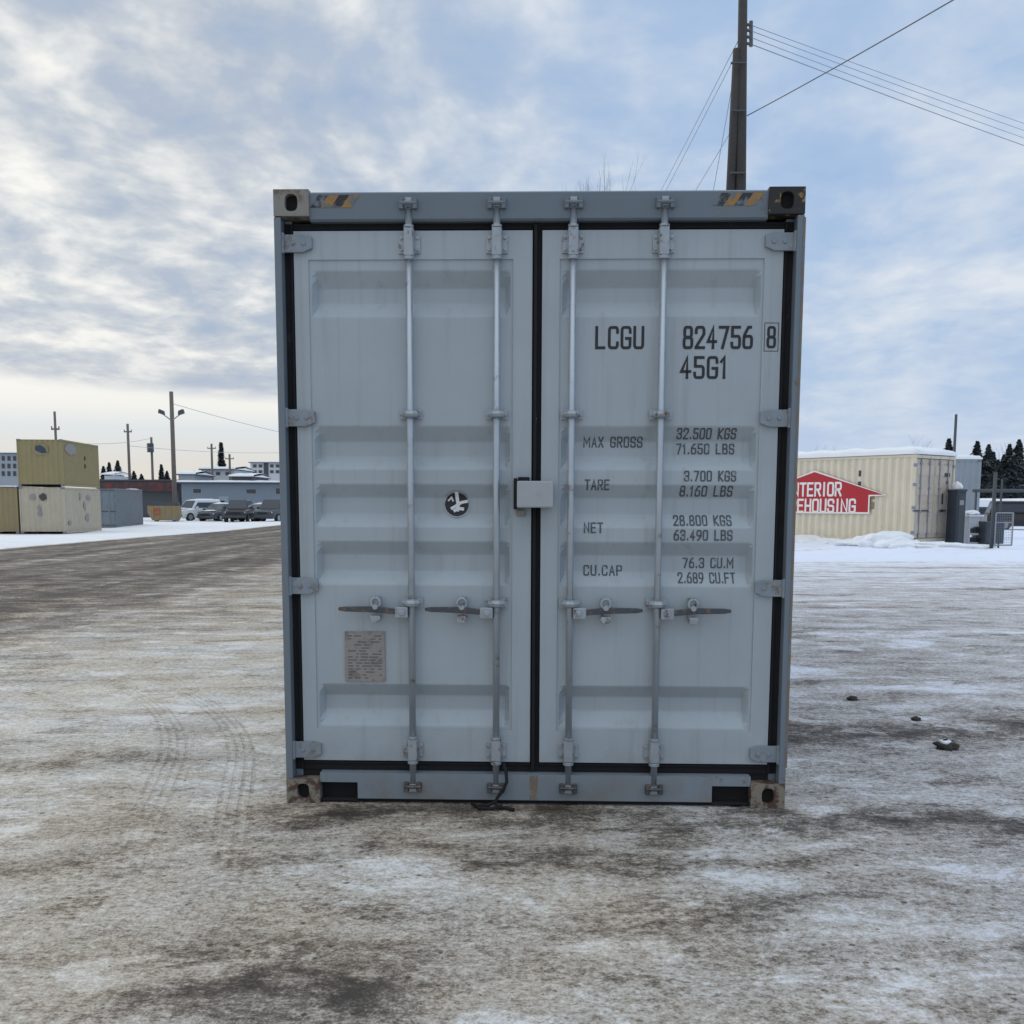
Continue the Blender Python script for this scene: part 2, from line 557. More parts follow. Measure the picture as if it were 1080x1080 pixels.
s = q.add(s, q.mul(q.mul(q.sub(fine, 0.5), 1.30), grain))
s = q.add(s, q.mul(q.add(q.mul(q.sub(grit, 0.5), 0.55), q.mul(q.sub(speck, 0.5), 0.75)), grain))


def hump(v, c, w):
    t = q.div(q.sub(v, c), w)
    return q.m('POWER', 2.718, q.mul(q.mul(t, t), -1.0))


def win(v, a, b_, soft):
    return q.mul(q.step(v, a - soft, a + soft), q.step(v, b_ + soft, b_ - soft))


brk = q.lin(q.noise(pos, 3.4, 6, 0.7, 0.4), 0.36, 0.60, 0.15, 1.35)


def dark(f, k, broken=True):
    global s
    if broken and k > 0:
        f = q.mul(f, brk)
    s = q.sub(s, q.mul(f, k))


# the bare road on the left, its fuzzy near edge and its tracks running away from the viewer
road = q.mul(q.step(wx, -2.6, -7.6), q.step(q.add(px_, q.mul(q.sub(streaky, .5), .8)), -16.7, -15.9))
road = q.mul(road, q.step(py_, 95.0, 70.0))
lanes = q.noise(q.vec(q.mul(wx, 1.3), q.mul(wy, 0.06), 3.0), 1.0, 4, 0.6)
dark(q.mul(road, q.lin(lanes, 0.3, 0.7, 0.35, 1.3)), 0.40, False)
# clean snow beyond the road and over the far yard
snowL = q.m('MAXIMUM', q.step(q.add(px_, q.mul(q.sub(streaky, .5), .8)), -16.0, -16.8), q.step(py_, 68.0, 92.0))
dark(snowL, -0.55)
snowR = q.mul(q.step(wy, 8.0, 33.0), q.step(px_, -2.0, 2.0))
dark(snowR, -0.30)
dark(q.mul(q.step(q.add(py_, q.mul(q.sub(mid, .5), 5.0)), 25.0, 29.0), q.step(px_, 0, 3)), -0.25)
rip = q.noise(q.vec(q.mul(px_, 0.16), q.mul(wy, 1.15), 7.0), 1.0, 5, 0.6)
dark(q.mul(q.mul(q.step(py_, 9.0, 14.0), q.step(px_, 1.0, 3.0)), q.step(rip, 0.52, 0.66)), 0.26)
# worn bands, wet patches, contact shade painted along the container's foot
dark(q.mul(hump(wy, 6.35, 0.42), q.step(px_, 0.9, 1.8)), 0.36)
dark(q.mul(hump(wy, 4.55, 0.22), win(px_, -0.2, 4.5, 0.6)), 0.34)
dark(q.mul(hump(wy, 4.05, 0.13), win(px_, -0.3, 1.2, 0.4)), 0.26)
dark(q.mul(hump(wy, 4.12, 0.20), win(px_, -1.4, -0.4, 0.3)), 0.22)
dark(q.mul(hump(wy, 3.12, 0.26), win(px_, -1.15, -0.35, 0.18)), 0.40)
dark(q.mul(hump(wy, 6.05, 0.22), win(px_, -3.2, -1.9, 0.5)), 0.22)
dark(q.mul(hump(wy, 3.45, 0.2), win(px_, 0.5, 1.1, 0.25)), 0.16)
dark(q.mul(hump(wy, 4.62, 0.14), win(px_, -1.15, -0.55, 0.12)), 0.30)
dark(q.mul(win(wy, 4.9, 11.5, 1.2), q.step(px_, -0.2, -1.4)), -0.10)
dark(q.mul(win(wy, 6.9, 12.0, 1.0), q.mul(q.step(px_, 1.2, 2.2), q.step(q.noise(q.vec(q.mul(wx, .8), q.mul(wy, 1.2), 1.0), 1.0, 4, .55), .53, .62))), -0.24)
dark(q.mul(hump(wy, 4.76, 0.14), q.step(q.noise(pos, 2.3, 3), .48, .58)), -0.22)
vor = q.n('ShaderNodeTexVoronoi')
q.put(vor.inputs['Vector'], q.vec(px_, py_, 0.0))
vor.inputs['Scale'].default_value = 22.0
vr, vg, vb = q.sep(vor.outputs['Color'])
peb = q.mul(q.mul(q.step(vor.outputs['Distance'], q.add(0.12, q.mul(vg, 0.22)), q.mul(vg, 0.18)), q.step(vr, 0.84, 0.86)), q.step(py_, 16.0, 6.0))
dark(peb, 0.30, False)
dark(q.mul(hump(py_, 4.80, 0.09), win(px_, -1.2, 1.4, 0.1)), 0.22, False)  # contact shade below the doors, painted into the ground colour
dark(q.mul(hump(wy, 4.72, 0.10), win(px_, -1.15, -0.5, 0.15)), 0.22)  # left end darker still: grime together with painted contact shade
# a vehicle's tread printed in the packed snow
tx = q.sub(px_, q.add(-1.58, q.add(q.mul(q.sub(py_, 4.6), -0.22), q.mul(q.m('POWER', q.m('MAXIMUM', q.sub(py_, 5.6), 0.0), 2.0), -0.10))))
trk = q.m('MAXIMUM', win(tx, -0.21, 0.0, 0.03), win(tx, 0.19, 0.39, 0.03))
bars = q.add(q.mul(q.step(q.m('SINE', q.mul(tx, 125.0)), -0.6, 0.9), .70), q.mul(q.step(q.m('SINE', q.add(q.mul(py_, 70.0), q.mul(tx, 40.0))), -0.5, 0.9), .55))
trk = q.mul(q.mul(trk, bars), q.mul(win(py_, 4.2, 8.2, 0.8), q.step(mid, 0.34, 0.52)))
dark(trk, 0.11)

col = q.ramp(s, [(0.0, (.055, .050, .046)), (0.20, (.115, .100, .086)), (0.36, (.235, .208, .180)),
                 (0.52, (.44, .405, .36)), (0.68, (.58, .565, .54)), (0.84, (.74, .75, .76)), (1.0, (.78, .82, .88))])
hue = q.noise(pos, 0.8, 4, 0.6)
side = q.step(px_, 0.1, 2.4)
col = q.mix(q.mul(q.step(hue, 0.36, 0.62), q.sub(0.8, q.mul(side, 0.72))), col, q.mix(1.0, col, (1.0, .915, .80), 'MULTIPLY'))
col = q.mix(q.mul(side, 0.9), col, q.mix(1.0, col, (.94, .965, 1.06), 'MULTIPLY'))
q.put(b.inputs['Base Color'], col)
q.put(b.inputs['Roughness'], q.lin(s, 0.1, 0.8, 0.78, 0.9))
b.inputs['Specular IOR Level'].default_value = 0.22
bn = q.n('ShaderNodeBump')
bn.inputs['Strength'].default_value = 0.8
bn.inputs['Distance'].default_value = 0.03
hgt = q.add(q.mul(mid, 0.9), q.add(q.mul(fine, 0.55), q.mul(grit, 0.14)))
hgt = q.sub(hgt, q.mul(trk, 0.35))
q.put(bn.inputs['Height'], q.mul(hgt, grain))
q.put(b.inputs['Normal'], bn.outputs[0])
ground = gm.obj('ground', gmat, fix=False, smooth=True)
ground['kind'] = 'structure'
tag(ground, 'snow dusted gritty yard and road of packed snow', 'ground')


# ------------------------------------------------------------------ stroke lettering
def arc(cx, cy, rx, ry, a0, a1, n=6):
    return [(cx + rx * cos(radians(a0 + (a1 - a0) * i / n)), cy + ry * sin(radians(a0 + (a1 - a0) * i / n))) for i in range(n + 1)]


R_ = .22
RY = .16


def rr(x0, y0, x1, y1, rx=R_, ry=RY):
    return (arc(x1 - rx, y1 - ry, rx, ry, 0, 90, 4) + arc(x0 + rx, y1 - ry, rx, ry, 90, 180, 4) +
            arc(x0 + rx, y0 + ry, rx, ry, 180, 270, 4) + arc(x1 - rx, y0 + ry, rx, ry, 270, 360, 4))


GL = {   # each stroke: (closed?, points)
    'I': [(0, [(.5, 0), (.5, 1)])],
    '1': [(0, [(.22, .80), (.55, 1), (.55, 0)])],
    'L': [(0, [(0, 1), (0, 0), (.9, 0)])],
    'T': [(0, [(0, 1), (1, 1)]), (0, [(.5, .99), (.5, 0)])],
    'E': [(0, [(.95, 1), (0, 1), (0, 0), (.95, 0)]), (0, [(0, .52), (.8, .52)])],
    'F': [(0, [(.95, 1), (0, 1), (0, 0)]), (0, [(0, .52), (.8, .52)])],
    'H': [(0, [(0, 0), (0, 1)]), (0, [(1, 0), (1, 1)]), (0, [(0, .5), (1, .5)])],
    'N': [(0, [(0, 0), (0, 1), (1, 0), (1, 1)])],
    'M': [(0, [(0, 0), (0, 1), (.5, .35), (1, 1), (1, 0)])],
    'W': [(0, [(0, 1), (.24, 0), (.5, .75), (.76, 0), (1, 1)])],
    'A': [(0, [(0, 0), (.5, 1), (1, 0)]), (0, [(.18, .32), (.82, .32)])],
    'X': [(0, [(0, 0), (1, 1)]), (0, [(0, 1), (1, 0)])],
    'K': [(0, [(0, 0), (0, 1)]), (0, [(1, 1), (.06, .48), (1, 0)])],
    'V': [(0, [(0, 1), (.5, 0), (1, 1)])],
    'U': [(0, [(0, 1)] + arc(R_, RY, R_, RY, 180, 270, 4) + arc(1 - R_, RY, R_, RY, 270, 360, 4) + [(1, 1)])],
    'C': [(0, [(1, .76)] + arc(1 - R_, 1 - RY, R_, RY, 0, 90, 4) + arc(R_, 1 - RY, R_, RY, 90, 180, 4) +
            arc(R_, RY, R_, RY, 180, 270, 4) + arc(1 - R_, RY, R_, RY, 270, 360, 4) + [(1, .24)])],
    'G': [(0, [(1, .76)] + arc(1 - R_, 1 - RY, R_, RY, 0, 90, 4) + arc(R_, 1 - RY, R_, RY, 90, 180, 4) +
            arc(R_, RY, R_, RY, 180, 270, 4) + arc(1 - R_, RY, R_, RY, 270, 360, 4) + [(1, .46), (.55, .46)])],
    'O': [(1, rr(0, 0, 1, 1))],
    '0': [(1, rr(0, 0, 1, 1))],
    'P': [(0, [(0, 0), (0, 1), (.75, 1)] + arc(1 - R_, 1 - RY, R_, RY, 80, 0, 3) + arc(1 - R_, .46 + RY, R_, RY, 0, -90, 3) + [(0, .46)])],
    'R': [(0, [(0, 0), (0, 1), (.75, 1)] + arc(1 - R_, 1 - RY, R_, RY, 80, 0, 3) + arc(1 - R_, .48 + RY, R_, RY, 0, -90, 3) + [(.03, .48)]),
          (0, [(.5, .47), (1, 0)])],
    'B': [(1, [(0, 0), (0, 1)] + arc(.9 - R_, 1 - RY, R_, RY, 90, 0, 3) + arc(.9 - R_, .53 + RY, R_, RY, 0, -60, 3) +
            arc(1 - R_, .5 - RY, R_, RY, 60, 0, 3) + arc(1 - R_, RY, R_, RY, 0, -90, 3)), (0, [(0, .515), (.66, .515)])],
    'S': [(0, [(1, .78)] + arc(1 - R_, 1 - RY, R_, RY, 0, 90, 4) + arc(R_, 1 - RY, R_, RY, 90, 180, 4) + arc(R_, .5 + RY, R_, RY, 180, 270, 3) +
            arc(1 - R_, .5 - RY, R_, RY, 90, 0, 3) + arc(1 - R_, RY, R_, RY, 0, -90, 4) + arc(R_, RY, R_, RY, 270, 180, 4) + [(0, .22)])],
    '2': [(0, [(0, .74)] + arc(R_, 1 - RY, R_, RY, 180, 90, 4) + arc(1 - R_, 1 - RY, R_, RY, 90, 0, 4) + [(1, .66), (0, .02), (0, 0), (1, 0)])],
    '3': [(0, [(0, .78)] + arc(R_, 1 - RY, R_, RY, 180, 90, 4) + arc(1 - R_, 1 - RY, R_, RY, 90, 0, 4) + arc(1 - R_, .52 + RY, R_, RY, 0, -60, 3) +
            arc(1 - R_, .48 - RY, R_, RY, 60, 0, 3) + arc(1 - R_, RY, R_, RY, 0, -90, 4) + arc(R_, RY, R_, RY, 270, 180, 4) + [(0, .22)]),
          (0, [(.35, .5), (.82, .5)])],
    '4': [(0, [(.66, 0), (.66, 1), (0, .30), (1, .30)])],
    '5': [(0, [(.95, 1), (.05, 1), (.05, .56), (.7, .56)] + arc(1 - R_, .56 - RY, R_, RY, 80, 0, 3) + arc(1 - R_, RY, R_, RY, 0, -90, 4) +
            arc(R_, RY, R_, RY, 270, 180, 4) + [(0, .22)])],
    '6': [(0, [(.82, 1), (.55, 1), (.06, .62), (0, .40)] + arc(R_, RY, R_, RY, 180, 270, 4) + arc(1 - R_, RY, R_, RY, 270, 360, 4) +
            arc(1 - R_, .56 - RY, R_, RY, 0, 90, 4) + [(.06, .55)])],
    '9': [(0, [(.18, 0), (.45, 0), (.94, .38), (1, .60)] + arc(1 - R_, 1 - RY, R_, RY, 0, 90, 4) + arc(R_, 1 - RY, R_, RY, 90, 180, 4) +
            arc(R_, .44 + RY, R_, RY, 180, 270, 4) + [(.94, .45)])],
    '7': [(0, [(0, 1), (1, 1), (.35, 0)])],
    '8': [(1, rr(.06, .52, .94, 1, .2, .14)), (1, rr(0, 0, 1, .49, .22, .15))],
}


def ribbon(mb, pts, w, closed, f3, step=.01, k=0):
    """flat stroke of width w with mitred corners; f3 puts 2D points on the surface"""
    P2 = [Vector(p) for p in pts]
    cl = [P2[0]]
    for p in P2[1:]:
        if (p - cl[-1]).length > 1e-5:
            cl.append(p)
    if closed and (cl[0] - cl[-1]).length < 1e-5:
        cl.pop()
    P2 = cl
    n = len(P2)
    L, Rr = [], []
    for i in range(n):
        a = P2[i - 1] if (i > 0 or closed) else None
        c = P2[(i + 1) % n] if (i < n - 1 or closed) else None
        d1 = (P2[i] - a).normalized() if a is not None else (c - P2[i]).normalized()
        d2 = (c - P2[i]).normalized() if c is not None else d1
        nn = Vector((-d1.y, d1.x)) + Vector((-d2.y, d2.x))
        nn = nn.normalized() if nn.length > 1e-6 else Vector((-d1.y, d1.x))
        m = min(2.2, 1 / max(.3, nn.dot(Vector((-d1.y, d1.x)))))
        e = Vector((0, 0))
        if not closed and i == 0:
            e = -d1 * w * .5
        if not closed and i == n - 1:
            e = d1 * w * .5
        L.append(P2[i] + nn * (w * .5 * m) + e)
        Rr.append(P2[i] - nn * (w * .5 * m) + e)
    segs = n if closed else n - 1
    for i in range(segs):
        j = (i + 1) % n
        ln = (P2[j] - P2[i]).length
        c = max(1, int(ln / step))
        b0 = len(mb.v)
        for t in range(c + 1):
            u = t / c
            mb.v.append(f3(L[i].lerp(L[j], u)))
            mb.v.append(f3(Rr[i].lerp(Rr[j], u)))
        for t in range(c):
            mb.f.append((b0 + 2 * t, b0 + 2 * t + 1, b0 + 2 * t + 3, b0 + 2 * t + 2))
            mb.mi.append(k)


def letters(mb, txt, x0, x1, z0, z1, w, place, gap=.35, step=.01):
    """txt stretched between x0 and x1; place(x, z, lift) -> 3D point"""
    adv = []
    for ch in txt:
        adv.append(.7 if ch == ' ' else (.25 if ch == '.' else (.55 if ch in 'I1' else (1.35 if ch in 'MW' else 1.0))))
    tot = sum(adv) + gap * (len(txt) - 1)
    u = (x1 - x0) / tot
    x = x0
    for ch, a in zip(txt, adv):
        if ch == '.':
            c = x + a * u * .5
            ribbon(mb, [(c, z0 + w * .1), (c, z0 + w * .5)], w, False, lambda p: place(p.x, p.y, .0012), step)
        elif ch != ' ':
            for si, (closed, pts) in enumerate(GL[ch]):
                lift = .0012 + .0004 * si
                off = -.25 * u if ch in 'I1' else 0
                wid = u if ch in 'I1' else a * u
                q2 = [(x + off + p[0] * wid, z0 + p[1] * (z1 - z0)) for p in pts]
                if ch in 'I':
                    q2 = [(x + a * u * .5, z0 + p[1] * (z1 - z0)) for p in pts]
                ribbon(mb, q2, w, bool(closed), lambda p, l=lift: place(p.x, p.y, l), step)
        x += (a + gap) * u


# ------------------------------------------------------------------ the grey container
CX, CY, CYAW = 0.1105, 4.8795, -0.0283
HW, CH, CL = 1.219, 2.896, 12.19
box_root = thing('shipping_container', 'large pale grey steel shipping container with closed double doors facing us', 'shipping container',
                 (CX, CY, 0.0), CYAW)
Y_ST, Y_PAN, Y_REC = 0.050, 0.057, 0.105
RECS = [(2.549, 2.476, 2.407, 2.338), (1.832, 1.761, 1.691, 1.628), (1.557, 1.494, 1.414, 1.355), (1.284, 1.220, 1.138, 1.073), (.584, .523, .453, .377)]


def prof(z):
    for a, b_, c, d in RECS:
        if d <= z <= a:
            if z >= b_:
                t = (a - z) / (a - b_)
            elif z >= c:
                t = 1
            else:
                t = (z - d) / (c - d)
            return Y_PAN + (Y_REC - Y_PAN) * t
    return Y_PAN


# frame
for sx in (-1, 1):
    p = MB()
    a, b_ = sorted((sx * HW, sx * 1.186))
    p.box(a, b_, 0.0, 0.15, 0.118, CH - .118)
    a, b_ = sorted((sx * 1.1855, sx * 1.150))
    p.box(a, b_, 0.070, 0.15, 0.118, CH - .118)
    post_ = p.obj('corner_post', M['frame_paint'], box_root, bevel=.004)
    if sx > 0:
        ed_ = MB()
        ed_.box(HW + .0005, HW + .004, .002, .06, .20, CH - .13)
        ed_.box(HW - .007, HW + .004, -.0025, .0015, .20, CH - .13)
        ed_.obj('worn_edge', M['worn_edge'], post_)
    side = MB()                                        # corrugated long wall
    xo = sx * (HW - .006)
    xi = sx * (HW - .042)
    y, k, outl = 0.152, 0, []
    while y < CL - .16:
        for dy_, xx in ((0, xo), (.072, xo), (.140, xi), (.210, xi)):
            if y + dy_ < CL - .16:
                outl.append((xx, y + dy_))
        y += .278
    vs = []
    for xx, yy in outl:
        vs += [(xx, yy, .16), (xx, yy, CH - .07)]
    side.add(vs, [(2 * i, 2 * i + 1, 2 * i + 3, 2 * i + 2) for i in range(len(outl) - 1)])
    side.obj('side_wall', M['box_paint'], box_root, fix=False)
    r_ = MB()
    a, b_ = sorted((sx * HW, sx * (HW - .06)))
    r_.box(a, b_, .18, CL - .18, CH - .07, CH - .003)
    r_.obj('top_side_rail', M['frame_paint'], box_root, bevel=.003)
    r_ = MB()
    r_.box(a, b_, .18, CL - .18, .03, .16)
    r_.obj('bottom_side_rail', M['frame_paint'], box_root, bevel=.003)
    p = MB()
    a, b_ = sorted((sx * HW, sx * 1.14))
    p.box(a, b_, CL - .15, CL, 0.118, CH - .118)
    p.obj('corner_post', M['frame_paint'], box_root, bevel=.004)
rf = MB()
rf.box(-HW + .061, HW - .061, .12, CL - .12, CH - .03, CH - .012)
rf.obj('roof', M['box_paint'], box_root)
fl = MB()
fl.box(-HW + .061, HW - .061, .14, CL - .1, .13, .155)
fl.obj('floor', M['floor_wood'], box_root)
ew = MB()
ew.box(-1.139, 1.139, CL - .06, CL - .02, .05, CH - .04)
ew.obj('end_wall', M['box_paint'], box_root)

hd = MB()                                              # door header: a folded beam, its face leaning back a little
hd.prism([(0.012, CH - .006), (0.006, CH - .012), (0.018, 2.772), (0.030, 2.764), (0.12, 2.764), (0.12, CH - .006)], -1.055, 1.055, 'x')
header = hd.obj('door_header', M['frame_paint'], box_root, bevel=.002)
sl = MB()                                              # sill with end fork pockets, their inner shade put in as dark plates
sl.box(-.868, .866, 0.008, 0.12, 0.022, 0.150)
for a, b_ in ((-1.0525, -.868), (.866, 1.0525)):
    sl.box(a, b_, 0.008, 0.12, 0.103, 0.150)
    sl.box(a + .001, b_ - .001, 0.060, 0.13, 0.001, 0.102, 1)
    sl.box(a + .001, b_ - .001, 0.012, 0.059, 0.010, 0.018, 1)
sill = sl.obj('door_sill', [M['sill_paint'], M['dark']], box_root)
st = MB()
st.box(-.022, .018, .0072, .03, .026, .147)
st.obj('weld_seam', M['rust'], sill)
us = MB()  # blocks added to paint in the shade under the sill and behind castings
us.box(-1.05, 1.05, .14, .20, .001, .13)
for a_, b_ in ((-.866, .864),):
    us.box(a_, b_, .030, .139, .002, .0215)
for a_, b_ in ((-1.185, -1.0555), (1.0555, 1.185)):
    us.box(a_, b_, .075, .139, .119, .152)
us.obj('under_sill_shade_block', M['dark'], box_root)


def casting(cx, cz, y0, sy, m, zsc=1.0):
    w, h, d = .178 * .92, .118, .162
    mb = MB()
    ang = sorted(set([round(2 * pi * k / 24, 5) for k in range(24)] + [round(math.atan2(b2 * h / 2, a2 * w / 2) % (2 * pi), 5) for a2 in (-1, 1) for b2 in (-1, 1)]))
    n = len(ang)
    ins, out, dep = [], [], []
    for a in ang:
        c, s_ = cos(a), sin(a)
        t = min(w / 2 / max(abs(c), 1e-9), h / 2 / max(abs(s_), 1e-9))
        out.append((cx + c * t, y0, cz + s_ * t))
        e = (abs(c) ** 3 + abs(s_) ** 3) ** (-1 / 3)
        ins.append((cx + c * .030 * e, y0, cz + s_ * .038 * e))
        dep.append((cx + c * .030 * e, y0 + sy * .035, cz + s_ * .038 * e))
    bk = [(x, y0 + sy * d, z) for x, _, z in out]
    wall = [(x, y0 + sy * .120, z) for x, _, z in out]
    mb.add(out + ins + dep + bk, [(i, (i + 1) % n, n + (i + 1) % n, n + i) for i in range(n)] +
           [(n + i, n + (i + 1) % n, 2 * n + (i + 1) % n, 2 * n + i) for i in range(n)] +
           [(i, (i + 1) % n, 3 * n + (i + 1) % n, 3 * n + i) for i in range(n)] + [[3 * n + i for i in range(n)]])
    mb.add([(x, y0 + sy * .034, z) for x, _, z in dep], [list(range(n))], 1)  # near-black disc standing in for the shaded hollow
    return mb.obj('corner_casting', [m, M['dark']], box_root)


casting(-HW + .0835, CH - .059 + .004, -.004, 1, M['casting'])
casting(HW - .0835, CH - .059 + .004, -.004, 1, M['casting_black'])
casting(-HW + .0835, .059, -.004, 1, M['casting_rust'])
casting(HW - .0835, .059, -.004, 1, M['casting_rust'])
for sx in (-1, 1):
    for z in (.059, CH - .055):
        casting(sx * (HW - .0835), z, CL + .004, -1, M['casting'])


# hazard stripes painted at both ends of the header
def head_y(z): return 0.006 + (0.018 - 0.006) * (CH - .012 - z) / (CH - .012 - 2.772)


def stripes(u0, u1, direction, fade_to):
    mb = MB()
    z0, z1 = 2.822, 2.876
    wv_ = .048
    n = int((u1 - u0) / wv_)
    for i in range(n):
        a = u0 + i * wv_
        sh = .04 * direction
        mb.add([(a, head_y(z0) - .0015, z0), (a + wv_, head_y(z0) - .0015, z0), (a + wv_ + sh, head_y(z1) - .0015, z1), (a + sh, head_y(z1) - .0015, z1)],
               [(0, 1, 2, 3)], i % 2)
    return mb.obj('hazard_stripe', [M['haz_k'], M['haz_y']], header, fix=False)


stripes(-1.05, -.83, 1, 0)
stripes(.80, 1.0, 1, 0)

# doors
BARS = {-1: (-.595, -.187), 1: (.166, .584)}
DOOR = {-1: (-1.140, -.022), 1: (.024, 1.138)}
PAN = {-1: (-1.072, -.112), 1: (.106, 1.052)}
Z0, Z1, ZP0, ZP1 = .203, 2.727, .362, 2.598
HANDLES = {-1: ((-.640, -.768, -.947), (-.230, -.352, -.530)), 1: ((.205, .338, .514), (.630, .754, .934))}
HINGE_Z = (2.668, 1.868, 1.068, .258)


def door_y(u, z, sd):
    a, b_ = PAN[sd]
    if u < a or u > b_ or z < ZP0 or z > ZP1:
        return Y_ST
    d = min(u - a, b_ - u)
    t = max(0, min(1, (d - .012) / .024))
    return Y_PAN + (prof(z) - Y_PAN) * t


for sd in (-1, 1):
    d0, d1 = DOOR[sd]
    p0, p1 = PAN[sd]
    body = MB()
    body.box(d0, p0, Y_ST, .10, Z0, Z1)
    body.box(p1, d1, Y_ST, .10, Z0, Z1)
    body.box(p0, p1, Y_ST, .10, ZP1, Z1)
    body.box(p0, p1, Y_ST, .10, Z0, ZP0)
    # pressed panel
    us_ = [p0, p0 + .012, p0 + .036] + [p0 + .036 + (p1 - p0 - .072) * i / 22 for i in range(1, 22)] + [p1 - .036, p1 - .012, p1]
    zs = [ZP0, ZP1]
    for r4 in RECS:
        for z in r4:
            zs += [z, z - .006, z + .006]
    zz_ = ZP0
    while zz_ < ZP1:
        zs.append(zz_)
        zz_ += .045
    zs = sorted(set(round(z, 4) for z in zs if ZP0 <= z <= ZP1))
    zs2 = [zs[0]]
    for z in zs[1:]:
        if z - zs2[-1] > .003:
            zs2.append(z)
    vs, fs = [], []
    for z in zs2:
        for u in us_:
            dd = min(u - p0, p1 - u)
            dent = .0022 * mnoise.noise(Vector((u * 3.1 + sd * 5, z * 2.6, 1))) * min(1, dd / .1)
            y = sum(door_y(u, z + o, sd) for o in (-.004, 0, .004)) / 3 if ZP0 + .01 < z < ZP1 - .01 else Y_PAN
            vs.append((u, y + dent, z))
    nu = len(us_)
    for j in range(len(zs2) - 1):
        for i in range(nu - 1):
            fs.append((j * nu + i, j * nu + i + 1, (j + 1) * nu + i + 1, (j + 1) * nu + i))
    body.add(vs, fs)
    door = body.obj('door', M['box_paint'], box_root)
    door['label'] = 'blank left door leaf with plate and round mark' if sd < 0 else 'right door leaf carrying the black stencilled numbers'
    door_in = MB()
    gk = MB()
    o0, o1 = (-1.186, -.0005) if sd < 0 else (.0005, 1.186)
    gk.box(o0, d0 - .001, .066, .10, .153, 2.763)
    gk.box(d1 + .001, o1, .066, .10, .153, 2.763)
    gk.box(d0 - .0005, d1 + .0005, .066, .10, .153, Z0 - .001)
    gk.box(d0 - .0005, d1 + .0005, .066, .10, Z1 + .001, 2.763)
    gk.box(d0 - .0005, d1 + .0005, .124, .140, .153, 2.763)
    # rounded lips of the seal
    e = d0 - .012 if sd < 0 else d1 + .012
    gk.tube([(e, .062, .16), (e, .062, 2.755)], .009, 8)
    gk.tube([(d0, .064, Z0 - .014), (d1, .064, Z0 - .014)], .008, 8)
    gk.tube([(d0, .064, Z1 + .014), (d1, .064, Z1 + .014)], .008, 8)
    if sd > 0:
        gk.box(-.014, .0, .040, .0655, .165, 2.75)
    gk.obj('door_gasket', M['gasket'], door)
    for hz in HINGE_Z:
        h = MB()
        a, b_ = (-1.214, -1.050) if sd < 0 else (1.050, 1.214)
        outer, inner = (a, b_) if sd < 0 else (b_, a)
        sgn = -sd
        h.prism([(outer, hz - .040), (outer + sgn * .120, hz - .040), (inner, hz - .022), (inner, hz + .030), (outer + sgn * .120, hz + .040), (outer, hz + .040)],
                .030, .0495, 'y')
        h.tube([(outer + sgn * .022, .026, hz - .046), (outer + sgn * .022, .026, hz + .046)], .016, 10)
        for t in (.075, .125):
            h.tube([(outer + sgn * t, .031, hz), (outer + sgn * t, .024, hz)], .010, 8)
        h.obj('hinge', M['hinge'], door, bevel=.003)
    for bi, bu in enumerate(BARS[sd]):
        br = MB()
        br.tube([(bu, .018, .105), (bu, .018, 2.835)], .0165, 14)
        lb = br.obj('locking_bar', M['bar'], door, smooth=True)
        for zc, hh in ((2.668, .062), (1.884, .022), (.990, .024), (.268, .052)):
            k_ = MB()
            if hh > .05:                                # tall guide with two bolted flanges
                k_.box(bu - .021, bu + .021, -.001, .020, zc - hh, zc + hh)
                k_.box(bu - .050, bu + .050, .038, .0495, zc - hh * .75, zc + hh * .55)
                k_.box(bu - .024, bu - .0185, .020, .038, zc - hh, zc + hh)
                k_.box(bu + .0185, bu + .024, .020, .038, zc - hh, zc + hh)
                for bx_ in (-.037, .037):
                    for bz in (-.5, .35):
                        k_.tube([(bu + bx_, .038, zc + hh * bz), (bu + bx_, .030, zc + hh * bz)], .008, 6)
                k_.tube([(bu, .018, zc - hh - .018), (bu, .018, zc - hh - .002)], .026, 12)
                k_.tube([(bu, .018, zc + hh + .002), (bu, .018, zc + hh + .014)], .024, 12)
            else:
                k_.box(bu - .052, bu + .052, .038, .0495, zc - hh, zc + hh)
                k_.tube([(bu - .024, .038, zc), (bu - .024, .006, zc), (bu - .012, -.004, zc), (bu + .012, -.004, zc), (bu + .024, .006, zc), (bu + .024, .038, zc)], hh * .8, 8)
                for bx_ in (-.042, .042):
                    k_.tube([(bu + bx_, .038, zc), (bu + bx_, .029, zc)], .009, 6)
            k_.obj('bar_bracket', M['bar_fit'], door, bevel=.002)
        hub, pin, end = HANDLES[sd][bi]
        dr = 1 if end > bu else -1
        hb = MB()                                      # hub plates on the bar, then the long flat handle
        hub0 = bu + dr * .016
        hb.box(min(hub0, hub0 + dr * .062), max(hub0, hub0 + dr * .062), -.012, .030, .918, .972)
        hb.tube([(hub, -.022, .945), (hub, .036, .945)], .016, 10)
        hb.obj('handle_hub', M['lockbox'] if False else M['bar_fit'], door, bevel=.006)
        hn = MB()
        zt = .958
        hn.prism([(hub + dr * .03, .935), (pin, zt - .014), (end - dr * .03, zt - .010), (end, zt - .004), (end, zt + .010), (end - dr * .03, zt + .014), (pin, zt + .016), (hub + dr * .03, .962)]
                 [::dr], -.006, .010, 'y')
        hn.obj('handle', M['handle'], door, bevel=.003)
        ct = MB()                                      # catch that holds the handle: loop above, lip below
        ring = [(pin + .022 * sin(2 * pi * i / 14), .004, .990 + .024 * cos(2 * pi * i / 14)) for i in range(15)]
        ct.tube(ring, .0075, 8, cap=False)
        ct.box(pin - .020, pin + .020, .030, .0495, .905, 1.020)
        ct.tube([(pin, -.016, .972), (pin, .03, .972)], .014, 10)
